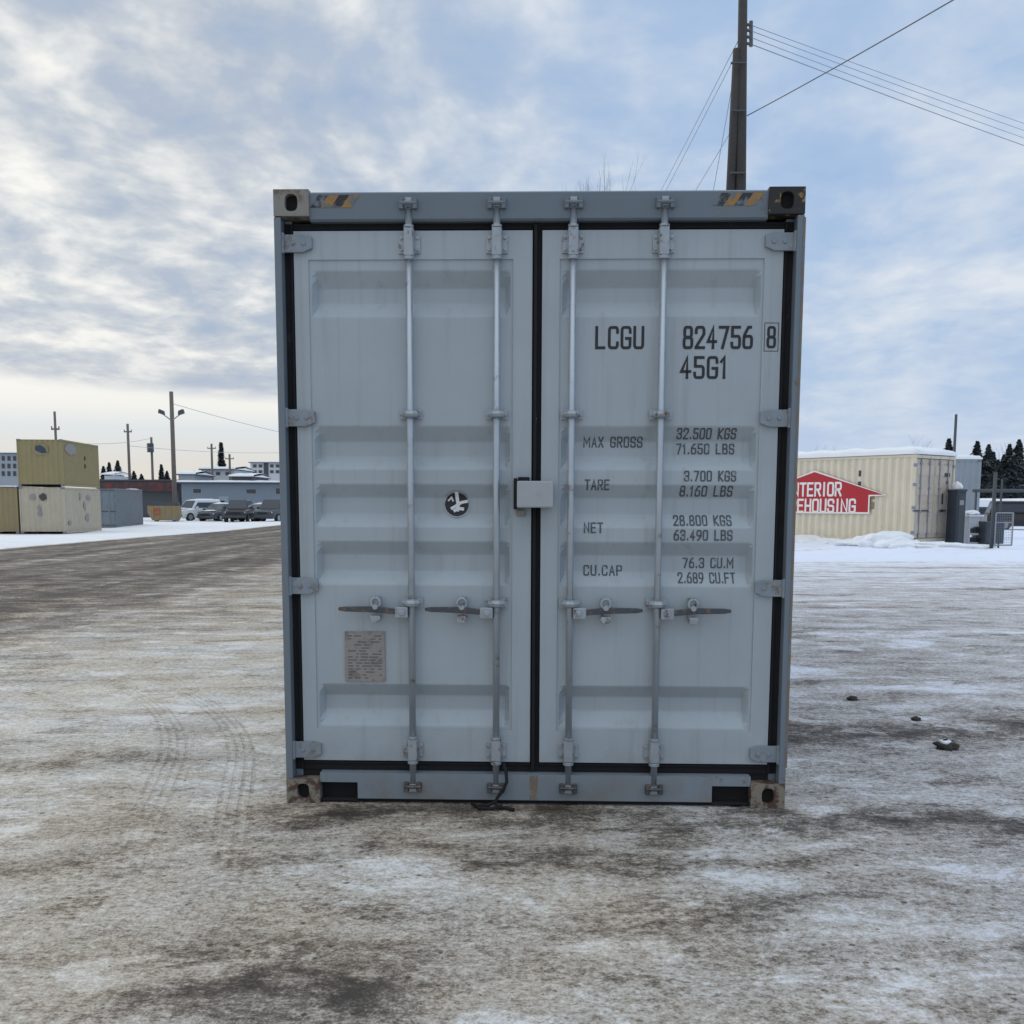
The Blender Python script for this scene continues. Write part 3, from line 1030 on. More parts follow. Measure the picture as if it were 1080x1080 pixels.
        ct.prism([(pin - .026, .918), (pin - .014, .898), (pin + .014, .898), (pin + .026, .918), (pin + .020, .930), (pin - .020, .930)], -.014, .030, 'y')
        ct.obj('handle_catch', M['bar_fit'], door, bevel=.002)
        # cam ends and their keepers
        for zc, par, yb, up in ((2.835, header, head_y(2.835), 1), (.088, sill, .008, -1)):
            kp = MB()
            kp.box(bu - .042, bu - .022, -.016, yb - .001, zc - .026, zc + .022)
            kp.box(bu + .022, bu + .042, -.016, yb - .001, zc - .026, zc + .022)
            kp.box(bu - .044, bu + .044, yb - .008, yb - .0005, zc - .022, zc + .018)
            kp.tube([(bu - .040, -.009, zc), (bu + .040, -.009, zc)], .010, 8)
            kp.obj('cam_keeper', M['keeper'] if up > 0 else M['handle'], par, bevel=.003)
        for zc in (2.842, .080):
            cm = MB()
            cm.prism([(bu - .020, zc - .020), (bu + .020, zc - .020), (bu + .016, zc + .020), (bu - .016, zc + .020)], -.004, .030, 'y')
            cm.obj('cam_end', M['bar_fit'], lb, bevel=.003)

    if sd < 0:
        pl = MB()
        pl.box(-.928, -.732, .0475, .0565, .600, .845)
        for cx_ in (-.918, -.742):
            for cz_ in (.610, .835):
                pl.tube([(cx_, .047, cz_), (cx_, .044, cz_)], .005, 6)
        plate = pl.obj('data_plate', M['plate'], door)
        ln = MB()
        rr_ = random.Random(3)
        zr = .826
        for row in range(15):
            x = -.914
            while x < -.752:
                w_ = rr_.uniform(.012, .05)
                if rr_.random() < .72:
                    ln.add([(x, .0468, zr), (min(x + w_, -.748), .0468, zr), (min(x + w_, -.748), .0468, zr - .005), (x, .0468, zr - .005)], [(0, 1, 2, 3)])
                x += w_ + rr_.uniform(.006, .02)
            zr -= .0148
        ln.obj('plate_print', M['plate_ink'], plate, fix=False)
        em = MB()                                      # round black and white mark, following the pressed steel
        ec, ez, er = -.382, 1.462, .064

        def emb(u, z, lift): return (u, door_y(u, z, -1) - lift, z)
        rings, seg = 7, 36
        vs = [emb(ec, ez, .003)]
        for r_i in range(1, rings + 1):
            for k_ in range(seg):
                a = 2 * pi * k_ / seg
                vs.append(emb(ec + er * r_i / rings * cos(a), ez + er * r_i / rings * sin(a), .003))
        fs = [(0, 1 + k_, 1 + (k_ + 1) % seg) for k_ in range(seg)]
        for r_i in range(rings - 1):
            for k_ in range(seg):
                a, c_ = 1 + r_i * seg + k_, 1 + r_i * seg + (k_ + 1) % seg
                fs.append((a, a + seg, c_ + seg, c_))
        em.add(vs, fs, 0)

        def mark(pts, w_, m_i=1):
            ribbon(em, [(ec + x * er, ez + y * er) for x, y in pts], w_ * er, False, lambda p: emb(p.x, p.y, .0045 + m_i * .0004), .008, 1 if m_i else 0)
        mark([(0.0, .80), (.04, .35), (.10, -.05), (.05, -.40)], .26)
        mark([(-.36, -.28), (-.05, -.10), (.35, .15), (.72, .22)], .22, 2)
        mark([(-.15, -.45), (.12, -.30), (.42, -.34)], .24, 3)
        mark([(-.62, .30), (-.40, .52), (-.30, .28)], .12, 2)
        ribbon(em, [(ec + er * .95 * cos(t), ez + er * .95 * sin(t)) for t in [2 * pi * i / 36 for i in range(36)]], .007, True, lambda p: emb(p.x, p.y, .0042), .02, 2)
        em.obj('round_mark', [M['ink'], M['white_mark'], M['bar_fit']], door, fix=False)
    else:
        def pr(u, z, lift): return (u, door_y(u, z, 1) - lift - .0005, z)
        big = MB()
        letters(big, 'LCGU', .281, .497, 2.195, 2.288, .0132, pr, .55)
        big.obj('stencil_number', M['ink'], door, fix=False)
        big = MB()
        letters(big, '824756', .690, 1.004, 2.195, 2.288, .0132, pr, .55)
        big.obj('stencil_number', M['ink'], door, fix=False)
        big = MB()
        letters(big, '8', 1.078, 1.110, 2.197, 2.286, .0120, lambda u, z, l: (u, Y_ST - l - .0005, z))
        ribbon(big, [(1.062, 2.178), (1.062, 2.306), (1.126, 2.306), (1.126, 2.178)], .003, True, lambda p: (p.x, Y_ST - .001, p.y))
        big.obj('stencil_number', M['ink'], door, fix=False)
        big = MB()
        letters(big, '45G1', .680, .890, 2.058, 2.150, .0132, pr, .55)
        big.obj('stencil_number', M['ink'], door, fix=False)
        for t_, a, b_, z in (('MAX GROSS', .229, .505, 1.738), ('32.500 KGS', .671, .946, 1.777), ('71.650 LBS', .673, .943, 1.707),
                             ('TARE', .236, .348, 1.535), ('3.700 KGS', .707, .947, 1.577), ('8.160 LBS', .691, .936, 1.506),
                             ('NET', .234, .320, 1.331), ('28.800 KGS', .663, .935, 1.367), ('63.490 LBS', .664, .937, 1.297),
                             ('CU.CAP', .236, .417, 1.124), ('76.3 CU.M', .716, .954, 1.162), ('2.689 CU.FT', .691, .961, 1.091)):
            gap_ = .62
            wid = [.7 if c == ' ' else .25 if c == '.' else .55 if c in 'I1' else 1.35 if c in 'MW' else 1.0 for c in t_]
            unit_ = (b_ - a) / (sum(wid) + gap_ * (len(t_) - 1))
            n0 = 0
            for word in t_.split(' '):                     # every word a mesh of its own
                xa = a + unit_ * (sum(wid[:n0]) + gap_ * n0)
                n1_ = n0 + len(word)
                xb = a + unit_ * (sum(wid[:n1_]) + gap_ * (n1_ - 1))
                tx_ = MB()
                letters(tx_, word, xa, xb, z, z + .044, .0074, pr, gap_)
                tx_.obj('stencil_lettering', M['ink_faded'], door, fix=False)
                n0 = n1_ + 1

lk = MB()
lk.box(-.088, .082, -.070, .032, 1.448, 1.572)
lockb = lk.obj('lock_box', M['lockbox'], box_root, bevel=.007)
lk2 = MB()
lk2.box(-.104, -.0885, -.045, .049, 1.440, 1.585)
lk2.box(-.085, -.030, .020, .049, 1.573, 1.592)
lk2.obj('lock_box_bracket', M['gasket'], lockb, bevel=.003)
lk3 = MB()
lk3.box(-.092, -.050, .022, .0495, 1.408, 1.436)
lk3.obj('lock_box_tab', M['casting'], lockb, bevel=.004)
kh = MB()
kh.tube([(.016, -.0705, 1.512), (.016, -.073, 1.512)], .009, 12)
kh.obj('keyhole_cap', M['bar_fit'], lockb)


def cw(u, y, z):
    """container coordinates to world"""
    return (CX + u * cos(CYAW) - y * sin(CYAW), CY + u * sin(CYAW) + y * cos(CYAW), z)


cb = MB()
cb.tube([cw(-.150, .02, .205), cw(-.138, -.012, .17), cw(-.132, -.030, .125), cw(-.150, -.036, .085), cw(-.176, -.036, .050), cw(-.190, -.045, .022),
         cw(-.170, -.075, .012), cw(-.13, -.085, .010), cw(-.095, -.11, .010)], .0085, 8)
cb.tube([cw(-.187, -.047, .030), cw(-.22, -.06, .014), cw(-.27, -.055, .012), cw(-.30, -.03, .012), cw(-.26, -.09, .010), cw(-.20, -.10, .010), cw(-.155, -.065, .014)], .0085, 8)
tag(cb.obj('cable', M['gasket'], smooth=True), 'black cable dangling under the container doors onto the snow', 'cable')


# ------------------------------------------------------------------ other containers
def corr_wall(mb, p0, p1, z0, z1, nrm, pitch=.278, depth=.036, k=0):
    """pressed steel wall from p0 to p1 (plan), ribs standing upright"""
    p0, p1, nrm = Vector(p0), Vector(p1), Vector(nrm)
    L_ = (p1 - p0).length
    t = (p1 - p0) / L_
    n = max(2, round(L_ / pitch))
    pt = L_ / n
    outl = []
    for i in range(n):
        for f_, d in ((0, 0), (.26, 0), (.50, 1), (.76, 1)):
            outl.append(p0 + t * (pt * (i + f_)) - nrm * depth * d)
    outl.append(p1)
    vs = []
    for o_ in outl:
        vs += [(o_.x, o_.y, z0), (o_.x, o_.y, z1)]
    mb.add(vs, [(2 * i, 2 * i + 1, 2 * i + 3, 2 * i + 2) for i in range(len(outl) - 1)], k)


def bg_container(label, loc, rz, L_, W_, H_, m, doors=False, door_m=None, snow=0.0, group=None, frame_m=None):
    root = thing('shipping_container', label, 'shipping container', loc, rz, group)
    fm = frame_m or m
    hx, hy = L_ / 2, W_ / 2
    for sy in (-1, 1):
        w = MB()
        corr_wall(w, (-hx + .12, sy * (hy - .01)), (hx - .12, sy * (hy - .01)), .14, H_ - .09, (0, sy))
        w.obj('side_wall', m, root, fix=False)
        r_ = MB()
        a, b_ = sorted((sy * hy, sy * (hy - .07)))
        r_.box(-hx + .17, hx - .17, a, b_, H_ - .09, H_ - .01)
        r_.obj('top_rail', fm, root)
        r_ = MB()
        r_.box(-hx + .17, hx - .17, a, b_, .02, .14)
        r_.obj('bottom_rail', fm, root)
        for sx in (-1, 1):
            p = MB()
            c, d = sorted((sx * hx, sx * (hx - .12)))
            p.box(c, d, a, b_, .12, H_ - .12)
            p.obj('corner_post', fm, root)
            p = MB()
            c, d = sorted((sx * (hx + .004), sx * (hx - .17)))
            e, f_ = sorted((sy * (hy + .004), sy * (hy - .16)))
            for z_ in (0, H_ - .118):
                p = MB()
                p.box(c, d, e, f_, z_, z_ + .118)
                p.obj('corner_casting', M['rusty_grey'] if not doors else fm, root, bevel=.008)
    rf_ = MB()
    rf_.box(-hx + .02, hx - .02, -hy + .071, hy - .071, H_ - .05, H_ - .025)
    rf_.obj('roof', m, root)
    e = MB()
    corr_wall(e, (-hx + .02, hy - .075), (-hx + .02, -hy + .075), .12, H_ - .05, (-1, 0))
    e.obj('end_wall', m, root, fix=False)
    if not doors:
        e = MB()
        corr_wall(e, (hx - .02, -hy + .075), (hx - .02, hy - .075), .12, H_ - .05, (1, 0))
        e.obj('end_wall', m, root, fix=False)
    else:
        hd_ = MB()
        hd_.box(hx - .1, hx - .002, -hy + .161, hy - .161, H_ - .12, H_ - .02)
        hd_.obj('door_header', fm, root)
        hd_ = MB()
        hd_.box(hx - .1, hx - .002, -hy + .161, hy - .161, .03, .14)
        hd_.obj('door_sill', fm, root)
        for sy in (-1, 1):
            a, b_ = sorted((sy * .012, sy * (hy - .085)))
            dr = MB()
            dr.box(hx - .09, hx - .045, a, b_, .16, H_ - .14)
            for i in range(4):                                   # raised bands between the pressed recesses
                z = .16 + (H_ - .3) * (i + .5) / 4
                dr.box(hx - .045, hx - .028, a + .06, b_ - .06, z - .20, z + .14)
            door_ = dr.obj('door', door_m or m, root)
            for f_ in (.25, .72):
                y = a + (b_ - a) * f_
                ba = MB()
                ba.tube([(hx - .012, y, .08), (hx - .012, y, H_ - .06)], .020, 8)
                for z in (.3, 1.0, H_ * .62, H_ - .3):
                    ba.box(hx - .027, hx + .012, y - .06, y + .06, z - .03, z + .03)
                ba.obj('locking_bar', M['metal_grey'], door_)
                hn_ = MB()
                hn_.box(hx - .01, hx + .012, min(y, y + sy * .42), max(y, y + sy * .42), 1.03, 1.075)
                hn_.obj('handle', M['handle'], door_)
            for z in (.35, H_ * .4, H_ * .66, H_ - .35):
                hg = MB()
                hg.box(hx - .044, hx + .004, sy * (hy - .02) - .08, sy * (hy - .02) + .02 if sy > 0 else sy * (hy - .02) + .08, z - .05, z + .05)
                hg.obj('hinge', M['hinge'], door_)
            gs = MB()
            gs.box(hx - .095, hx - .092, -hy + .08, hy - .08, .12, H_ - .1)
            gs.obj('door_gasket', M['gasket'], door_)
    if snow:
        sn = MB()
        def steps(half, n):
            return [-half - .03, -half - .025, -half + .07] + [-half + .25 + (2 * half - .5) * k / n for k in range(n + 1)] + [half - .07, half + .025, half + .03]
        ax_, ay_ = steps(hx, max(6, int(L_ / .4))), steps(hy, 5)
        nxs, nys = len(ax_) - 1, len(ay_) - 1
        vs, fs = [], []
        for j, y in enumerate(ay_):
            for i, x in enumerate(ax_):
                edge_ = min(i, nxs - i, j, nys - j)
                h = snow * (0, .45, .85, 1.0)[min(edge_, 3)] * (.85 + .5 * mnoise.noise(Vector((x * .9, y * .9, hx))))
                vs.append((x, y, H_ + .004 + h))
        n_ = nxs + 1
        for j in range(nys):
            for i in range(nxs):
                fs.append((j * n_ + i, j * n_ + i + 1, (j + 1) * n_ + i + 1, (j + 1) * n_ + i))
        sn.add(vs, fs)
        sn.obj('snow_cap', M['snow'], root, smooth=True)
    return root


def paint_patch(root, name, m, pts_, plane, off, w=None):
    """a painted mark (flat outline) on the +x end or the +y side of a container"""
    mb = MB()
    if plane == 'x':
        mb.add([(off, p[0], p[1]) for p in pts_], [list(range(len(pts_)))])
    else:
        mb.add([(p[0], off, p[1]) for p in pts_], [list(range(len(pts_)))])
    return mb.obj(name, m, root, fix=False)


def oval(cx, cz, rx, rz, n=16, rough=.12, seed=1):
    r_ = random.Random(seed)
    return [(cx + rx * cos(2 * pi * i / n) * (1 + r_.uniform(-rough, rough)), cz + rz * sin(2 * pi * i / n) * (1 + r_.uniform(-rough, rough))) for i in range(n)]


# left stack, seen end-on with the long sides running away
RZL = radians(-86)
LX = Vector((cos(RZL), sin(RZL)))
LYv = Vector((-sin(RZL), cos(RZL)))


def stack_at(px_right, Y, zbase, L_, W_):
    c = at(px_right, 530, Y)
    o_ = Vector((c.x, c.y)) - LX * (L_ / 2) - LYv * (W_ / 2)
    return (o_.x, o_.y, zbase)


zb = at(60, 563, 57).z
upper = bg_container('mustard tan container stacked on top of the pale cream one', stack_at(68, 57, zb + 2.60, 6.06, 2.42), RZL, 6.06, 2.42, 2.58, M['tan'])
paint_patch(upper, 'logo_blot', M['tan_low'], oval(.06, 2.02, .44, .33, seed=4), 'x', 3.03)
paint_patch(upper, 'logo_blot', M['navy_blot'], [(-.22, 2.20), (.05, 2.26), (.30, 2.10), (.40, 1.86), (.18, 1.80), (-.05, 1.88), (-.24, 2.0)], 'x', 3.036)
paint_patch(upper, 'logo_blot', M['grey_blot'], oval(1.7, 2.1, .9, .30, seed=6), 'y', 1.216)
for z in (1.25, 1.7):
    paint_patch(upper, 'side_mark', M['black_soft'], oval(-.6, z, .16, .13, 8, seed=int(z * 10)), 'y', 1.217)
lower = bg_container('pale cream container with faded marks under the mustard tan one', stack_at(68, 57, zb, 6.06, 2.42), RZL, 6.06, 2.42, 2.58, M['cream_l'])
for i, (cx_, cz_, rx, rz_) in enumerate(((-.50, 2.02, .16, .18), (.08, 2.03, .2, .2), (-.18, 1.42, .10, .16), (-.16, 1.10, .13, .11), (-.17, 1.28, .05, .22))):
    paint_patch(lower, 'faded_mark', M['grey_blot'] if i != 1 else M['black_soft'], oval(cx_, cz_, rx, rz_, 12, .2, i + 2), 'x', 3.034 + .001 * i)
for i, (cx_, cz_, rx, rz_) in enumerate(((.5, 2.1, .2, .2), (-.9, 2.0, .35, .17), (-.2, 1.55, .2, .25), (-.6, .85, .35, .2), (2.3, .6, .25, .14))):
    paint_patch(lower, 'faded_mark', M['grey_blot'], oval(cx_, cz_, rx, rz_, 12, .2, i + 9), 'y', 1.2165)
bg_container('ochre tan container at far left beside the pale cream one', (lower.location.x - 2.52 * LYv.x, lower.location.y - 2.52 * LYv.y, zb), RZL, 6.06, 2.42, 2.58, M['tan_low'], snow=.06)
tw = MB()                                               # dark timber dunnage between the tiers
for f_ in (-.9, .9):
    pass
gc = at(122, 530, 67)
o_ = Vector((gc.x, gc.y)) - LX * 3.03 - LYv * 1.21
grc = bg_container('dark rusty grey container tucked behind the pale cream one', (o_.x, o_.y, -.1), RZL, 6.06, 2.42, 2.55, M['rusty_grey'], doors=True, door_m=M['steel_blue'])
c0 = at(146, 530, 88)
RZB = radians(-70)
bx = Vector((cos(RZB), sin(RZB)))
by = Vector((-sin(RZB), cos(RZB)))
o_ = Vector((c0.x, c0.y)) - bx * 1.5 - by * 1.1
bg_container('snow topped blue grey container left of the yellow bin', (o_.x, o_.y, 0), RZB, 4.4, 2.42, 2.55, M['steel_blue'], snow=.14)

# right: cream container with the red sign
TH = radians(52)
RL, RW, RH = 12.19, 2.438, 2.88
cr = at(962, 573, 33.5)
ax, ay = Vector((cos(-TH), sin(-TH))), Vector((sin(TH), cos(TH)))
o_ = Vector((cr.x, cr.y)) - ax * (RL / 2) + ay * (RW / 2)
RZ0 = cr.z
cream = bg_container('long cream container with snow on its roof and a red sign on its side', (o_.x, o_.y, RZ0), -TH, RL, RW, RH, M['cream'], doors=True, door_m=M['cream_door'], snow=.30)
for i, (x, z, w_, h_) in enumerate(((4.05, 1.9, .06, .13), (4.05, 1.55, .06, .13), (4.05, 1.2, .05, .14), (4.05, 2.3, .05, .10), (4.55, 1.55, .10, .12), (4.55, 1.22, .10, .12))):
    paint_patch(cream, 'side_mark', M['black_soft'] if i < 4 else M['bin_yellow'], [(x - w_, z - h_), (x + w_, z - h_), (x + w_, z + h_), (x - w_, z + h_)], 'y', -RW / 2 + .003)
for i, (y, z, w_, h_) in enumerate(((.78, 2.25, .18, .06), (.82, 2.0, .07, .05), (.55, 1.45, .05, .18), (.85, 1.45, .05, .18), (.55, 1.05, .07, .05), (.85, 1.05, .07, .05))):
    paint_patch(cream, 'door_mark', M['black_soft'], [(y - w_, z - h_), (y + w_, z - h_), (y + w_, z + h_), (y - w_, z + h_)], 'x', RL / 2 - .024)


# sign: house outline with an arrow-tip roof, on the near long side
def along(px):
    """distance from the near corner along the long side for a column of the photograph"""
    k = (px - 540) / FPX
    # (cr.x - ax.x t) / (cr.y - ax.y t) = k (small tilt ignored)
    kk = k / _cp
    return (cr.x - kk * cr.y * .9934) / (ax.x - kk * ax.y * .9934)


sign = thing('sign', 'red house shaped sign with white lettering on the cream container', 'sign', (cr.x, cr.y, RZ0), -TH)
t_tip, t_body, t_peak = -along(931), -along(914), -along(856)
pxm = 33.5 / 1080


def zat(py, px):
    t = along(px)
    return at(px, py, cr.y - ax.y * t).z - RZ0


zpk, ztip, zbot = zat(497, 856), zat(522, 930), zat(541, 900)
zl = ztip - .02


def mir(t): return 2 * t_peak - t


house = [(t_body, zbot), (t_body, zl), (t_tip, ztip), (t_peak, zpk), (mir(t_tip), ztip), (mir(t_body), zl), (mir(t_body), zbot)]
sg = MB()
sg.prism(house, -.030, -.006, 'y')
sg.obj('board', M['red_sign'], sign)
bo = MB()
ribbon(bo, house, .055, True, lambda p: (p.x, -.0325, p.y), .5)
bo.obj('border', M['white_paint'], sign, fix=False)
tt = MB()


def spl(x, z, lift): return (x, -.0325 - lift, z)


h1a, h1b = zat(522.5, 870), zat(509.5, 870)
h2a, h2b = zat(540, 880), zat(527, 880)
e1, e2 = -along(884), -along(899.5)
letters(tt, 'INTERIOR', mir(e1), e1, h1a, h1b, .075, spl, .5, .5)
letters(tt, 'WAREHOUSING', mir(e2), e2, h2a, h2b, .075, spl, .5, .5)
tt.obj('lettering', M['white_paint'], sign, fix=False)
# ------------------------------------------------------------------ clods on the packed snow
for i, (px, py, r_, lab) in enumerate(((899, 739, .030, 'small dark dirt clod farthest from the camera right of the container'),
                                       (966, 760, .024, 'smallest dark dirt clod between two bigger ones on packed snow'),
                                       (998, 790, .050, 'biggest dirty ice clod with a snowy top at right'))):
    p = gp(px, py)
    mb = MB()
    mb.blob((0, 0, r_ * .45), (r_ * 1.25, r_, r_ * .75), 0, i + 3, 3, .28, 2.2)
    mb.blob((r_ * .8, -r_ * .3, r_ * .25), (r_ * .6, r_ * .5, r_ * .4), 0, i + 8, 2, .3, 2.2)
    if i == 2:
        mb.blob((-.008, .0, r_ * .95), (r_ * .8, r_ * .7, r_ * .34), 1, 5, 2, .25, 2)
    o_ = mb.obj('dirt_clod', [M['rubble'], M['snow']], smooth=True)
    o_.location = (p.x, p.y, gz(p.x, p.y) - r_ * .1)
    tag(o_, lab, 'dirt clod', 'dirt clods on the snow')


# ------------------------------------------------------------------ poles and lines
def line(label, a, b_, r_, m, sag=.3, group='overhead lines'):
    a, b_ = Vector(a), Vector(b_)
    pts_ = []
    for i in range(25):
        t = i / 24
        p = a.lerp(b_, t)
        p.z -= sag * 4 * t * (1 - t)
        pts_.append(p)
    mb = MB()
    mb.tube(pts_, r_, 6)
    return tag(mb.obj('overhead_line', m, smooth=True), label, 'overhead line', group)


YP = 20.0
ptop = at(784, -40, YP)
pb = at(781, 200, YP)
dirp = (ptop - pb) / (ptop.z - pb.z)
base = pb - dirp * pb.z
base.z = 0
pole = thing('utility_pole', 'tall dark wooden utility pole rising behind the grey container', 'utility pole', base)
mb = MB()
tp = ptop + dirp * 1.2 - base
mb.tube([(0, 0, -.1), tp * .5, tp], [.125, .108, .070], 14)
mb.obj('pole_shaft', M['pole_wood'], pole, smooth=True)
mb = MB()
s0, s1 = at(777.5, 52, YP) - base, at(770.5, 200, YP) - base
ds = (s1 - s0) / (s1.z - s0.z)
mb.tube([s1 - ds * s1.z, s1, s0], [.085, .085, .078], 12)
mb.obj('splice_post', M['pole_wood'], pole, smooth=True)
mb = MB()
for py in (26, 32, 39, 46):
    c = at(787, py, YP) - base
    mb.tube([c, c + Vector((.10, 0, 0))], .03, 8)
    mb.tube([c + Vector((.09, 0, -.05)), c + Vector((.09, 0, .06))], .035, 8)
    mb.obj('insulator_bracket', M['insul'], pole)
    mb = MB()
mb = MB()
for py in (70, 120, 185):
    c = at(777, py, YP) - base
    mb.tube([c + Vector((-.14, -.14, 0)), c + Vector((.14, -.14, 0))], .02, 6)
    mb.obj('splice_band', M['metal_dark'], pole)
    mb = MB()

for i, (py, lab) in enumerate(((26, 'topmost of four thin lines leading right from the tall pole'), (32, 'second from top thin line leading right from the tall pole'),
                               (39, 'third from top thin line leading right from the tall pole'), (46, 'lowest of four thin lines leading right from the tall pole'))):
    a = at(790.5, py, YP)
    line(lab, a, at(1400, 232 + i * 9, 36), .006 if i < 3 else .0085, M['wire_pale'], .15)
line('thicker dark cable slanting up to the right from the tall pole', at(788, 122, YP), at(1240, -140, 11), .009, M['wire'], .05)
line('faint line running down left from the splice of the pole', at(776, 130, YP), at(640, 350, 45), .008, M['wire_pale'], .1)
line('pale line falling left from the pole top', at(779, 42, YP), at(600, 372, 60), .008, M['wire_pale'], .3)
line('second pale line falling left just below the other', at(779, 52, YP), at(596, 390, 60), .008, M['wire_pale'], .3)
line('steep guy line with a small clamp left of the pole', at(777, 62, YP), at(745, 240, 26), .008, M['wire_pale'], .05)


def far_pole(px, ytop, Y, r_, label, arms=(), m='pole_wood_pale', lean=0):
    a = at(px, ytop, Y)
    root = thing('utility_pole', label, 'utility pole', (a.x, a.y, 0), 0, 'distant poles')
    mb_ = MB()
    mb_.tube([(0, 0, -.2), (lean, 0, a.z)], [r_ * 1.25, r_], 10)
    mb_.obj('pole_shaft', M[m], root, smooth=True)
    for dz_, w_ in arms:
        mb_ = MB()
        mb_.box(-w_ / 2, w_ / 2, -.06, .06, a.z - dz_ - .07, a.z - dz_ + .07)
        for s_ in (-.45, .45):
            mb_.tube([(s_ * w_, 0, a.z - dz_ + .07), (s_ * w_, 0, a.z - dz_ + .25)], .05, 6)
        mb_.obj('cross_arm', M[m], root)
    return root, a.z


lp, zt = far_pole(180.5, 413, 92, .17, 'tall wooden pole with two floodlights near the yellow bin', (), 'pole_wood_pale')
for sx in (-1, 1):
    mb = MB()
    z_ = zt - 2.55
    mb.tube([(0, -.1, z_), (sx * .45, -.1, z_ + .35), (sx * .80, -.1, z_ + .60)], .05, 8)
    arm = mb.obj('lamp_arm', M['metal_grey'], lp)
    mb = MB()
    mb.prism([(sx * .62, z_ + .50), (sx * 1.12, z_ + .66), (sx * 1.05, z_ + 1.02), (sx * .66, z_ + .86)], -.38, .12, 'y')
    mb.obj('lamp_head', M['metal_dark'], lp, bevel=.04)
fp, zt2 = far_pole(134.5, 447, 120, .14, 'thin wooden pole standing over the dark spruces at left', ((.9, .9),))
fp, zt3 = far_pole(57.5, 434, 90, .10, 'thin pale mast rising behind the mustard tan container', ((1.5, .7),))
fp, zt3 = far_pole(159.5, 461, 130, .14, 'short pole with a round transformer left of the floodlight pole', ())
mb = MB()
mb.tube([(-.0, -.45, zt3 - 1.9), (0, -.45, zt3 - .8)], .42, 12)
mb.obj('transformer', M['metal_dark'], fp)
fp, _ = far_pole(223, 468, 160, .16, 'faint pole above the snowy roofs left of the dark steeple', ((.7, 1.3),))
fp, _ = far_pole(242, 479, 160, .16, 'short faint pole right of the dark steeple', ((.7, 1.3),))
fp, _ = far_pole(1008.5, 437, 60, .075, 'slim dark pole rising behind the cream container doors', (), 'metal_dark')
line('sagging line from the floodlight pole towards the right', at(183, 426, 92), at(420, 478, 120), .022, M['wire_pale'], .5, 'distant lines')
line('level line between the far poles at left', at(60, 466, 90), at(160, 462, 130), .022, M['wire_pale'], .4, 'distant lines')
line('lower level line leading right past the floodlight pole', at(134, 470, 120), at(330, 476, 160), .025, M['wire_pale'], .5, 'distant lines')


# ------------------------------------------------------------------ trees
def spruce_mesh(h, rad, seed, dens=1.0):
    r_ = random.Random(seed)
    mb_ = MB()
    n = int(1500 * dens)
    for i in range(n):
        t = r_.random() ** 0.8                         # 0 bottom, 1 top
        z = h * (.07 + .93 * t)
        lay = .84 + .16 * sin(t * 34 + seed)           # whorls
        a = r_.uniform(0, 2 * pi)
        R1 = rad * (1 - t) ** .9 * lay * r_.uniform(.55, 1.15) * (1 + .6 * mnoise.noise(Vector((cos(a) * 1.6 + seed * 3, sin(a) * 1.6, z * 1.1)))) + .006 * h * (1 - t)
        f_ = r_.uniform(.25, 1) ** .6
        c = Vector((cos(a) * R1 * f_, sin(a) * R1 * f_, z - R1 * f_ * .32))
        ln_ = h * r_.uniform(.030, .060)
        d = Vector((cos(a), sin(a), -.45 + r_.uniform(-.2, .2))).normalized()
        s_ = Vector((-sin(a), cos(a), r_.uniform(-.4, .4))).normalized() * ln_ * r_.uniform(.25, .5)
        p = [c - d * ln_ * .5 - s_ * .6, c - d * ln_ * .5 + s_ * .6, c + d * ln_ * .2 + s_, c + d * ln_ * .7, c + d * ln_ * .2 - s_]
        mb_.add(p, [(0, 1, 2, 3, 4)])
    mb_.tube([(0, 0, h * .93), (0, 0, h * 1.01)], [.012 * h, .003 * h], 5)
    return mb_


SPR = {}


def spruce(px, ytop, Y, wpx, label, kind=0, m='needles', ybase=None, cat='tree', group='distant spruces'):
    a = at(px, ytop, Y)
    h = a.z
    root = thing('spruce_tree', label, cat, (a.x, a.y, 0), random.uniform(0, 6), group)
    rad = wpx * 3.3 / 1080 * Y / 2
    key = (round(rad / h, 1), kind, m)
    if key not in SPR:
        SPR[key] = (spruce_mesh(10, 10 * rad / h * 1.12, kind + 1).obj('crown', M[m], root, fix=False),
                    MB().tube([(0, 0, -.2), (0, 0, 9.3)], [.2, .03], 8).obj('trunk', M['bark'], root))
        prs = SPR[key]
    else:
        prs = []
        for p in SPR[key]:
            c = p.copy()
            COL.objects.link(c)
            c.parent = root
            prs.append(c)
    for p in prs:
        p.scale = (h / 10,) * 3
    return root


# right-hand spruces
for i, (px, yt, w_, Y, lab) in enumerate(((1031, 466, 17, 140, 'leftmost tall pointed spruce behind the grey metal box'),
                                          (1043, 469, 17, 150, 'greyer spruce second from left at the far right'),
                                          (1053, 485, 16, 135, 'short dark spruce between two taller ones at right'),
                                          (1065, 469, 14, 140, 'slim dark spruce with the sharpest top at right'),
                                          (1075, 464, 18, 155, 'hazy spruce at the right edge of the photo'),
                                          (1024, 492, 12, 160, 'low spruce peeping past the grey metal box'),
                                          (1085, 478, 18, 145, 'spruce cut by the right photo border'),
                                          (1037, 482, 15, 150, 'dark low spruce filling the gap between the leftmost and the greyer spruce'),
                                          (1048, 477, 13, 158, 'thin spruce just left of the short dark one at right'),
                                          (1059, 480, 15, 150, 'low spruce just left of the slim sharp topped one'),
                                          (1070, 481, 14, 143, 'low spruce between the slim one and the hazy one at right'))):
    spruce(px, yt, Y, w_, lab, i % 3, 'needles_b' if i in (1, 4) else 'needles', group='spruces at right')
spruce(1001, 463, 75, 13, 'dark bushy spruce top behind the slim pole and cream container', 1, 'needles', group='spruces at right')
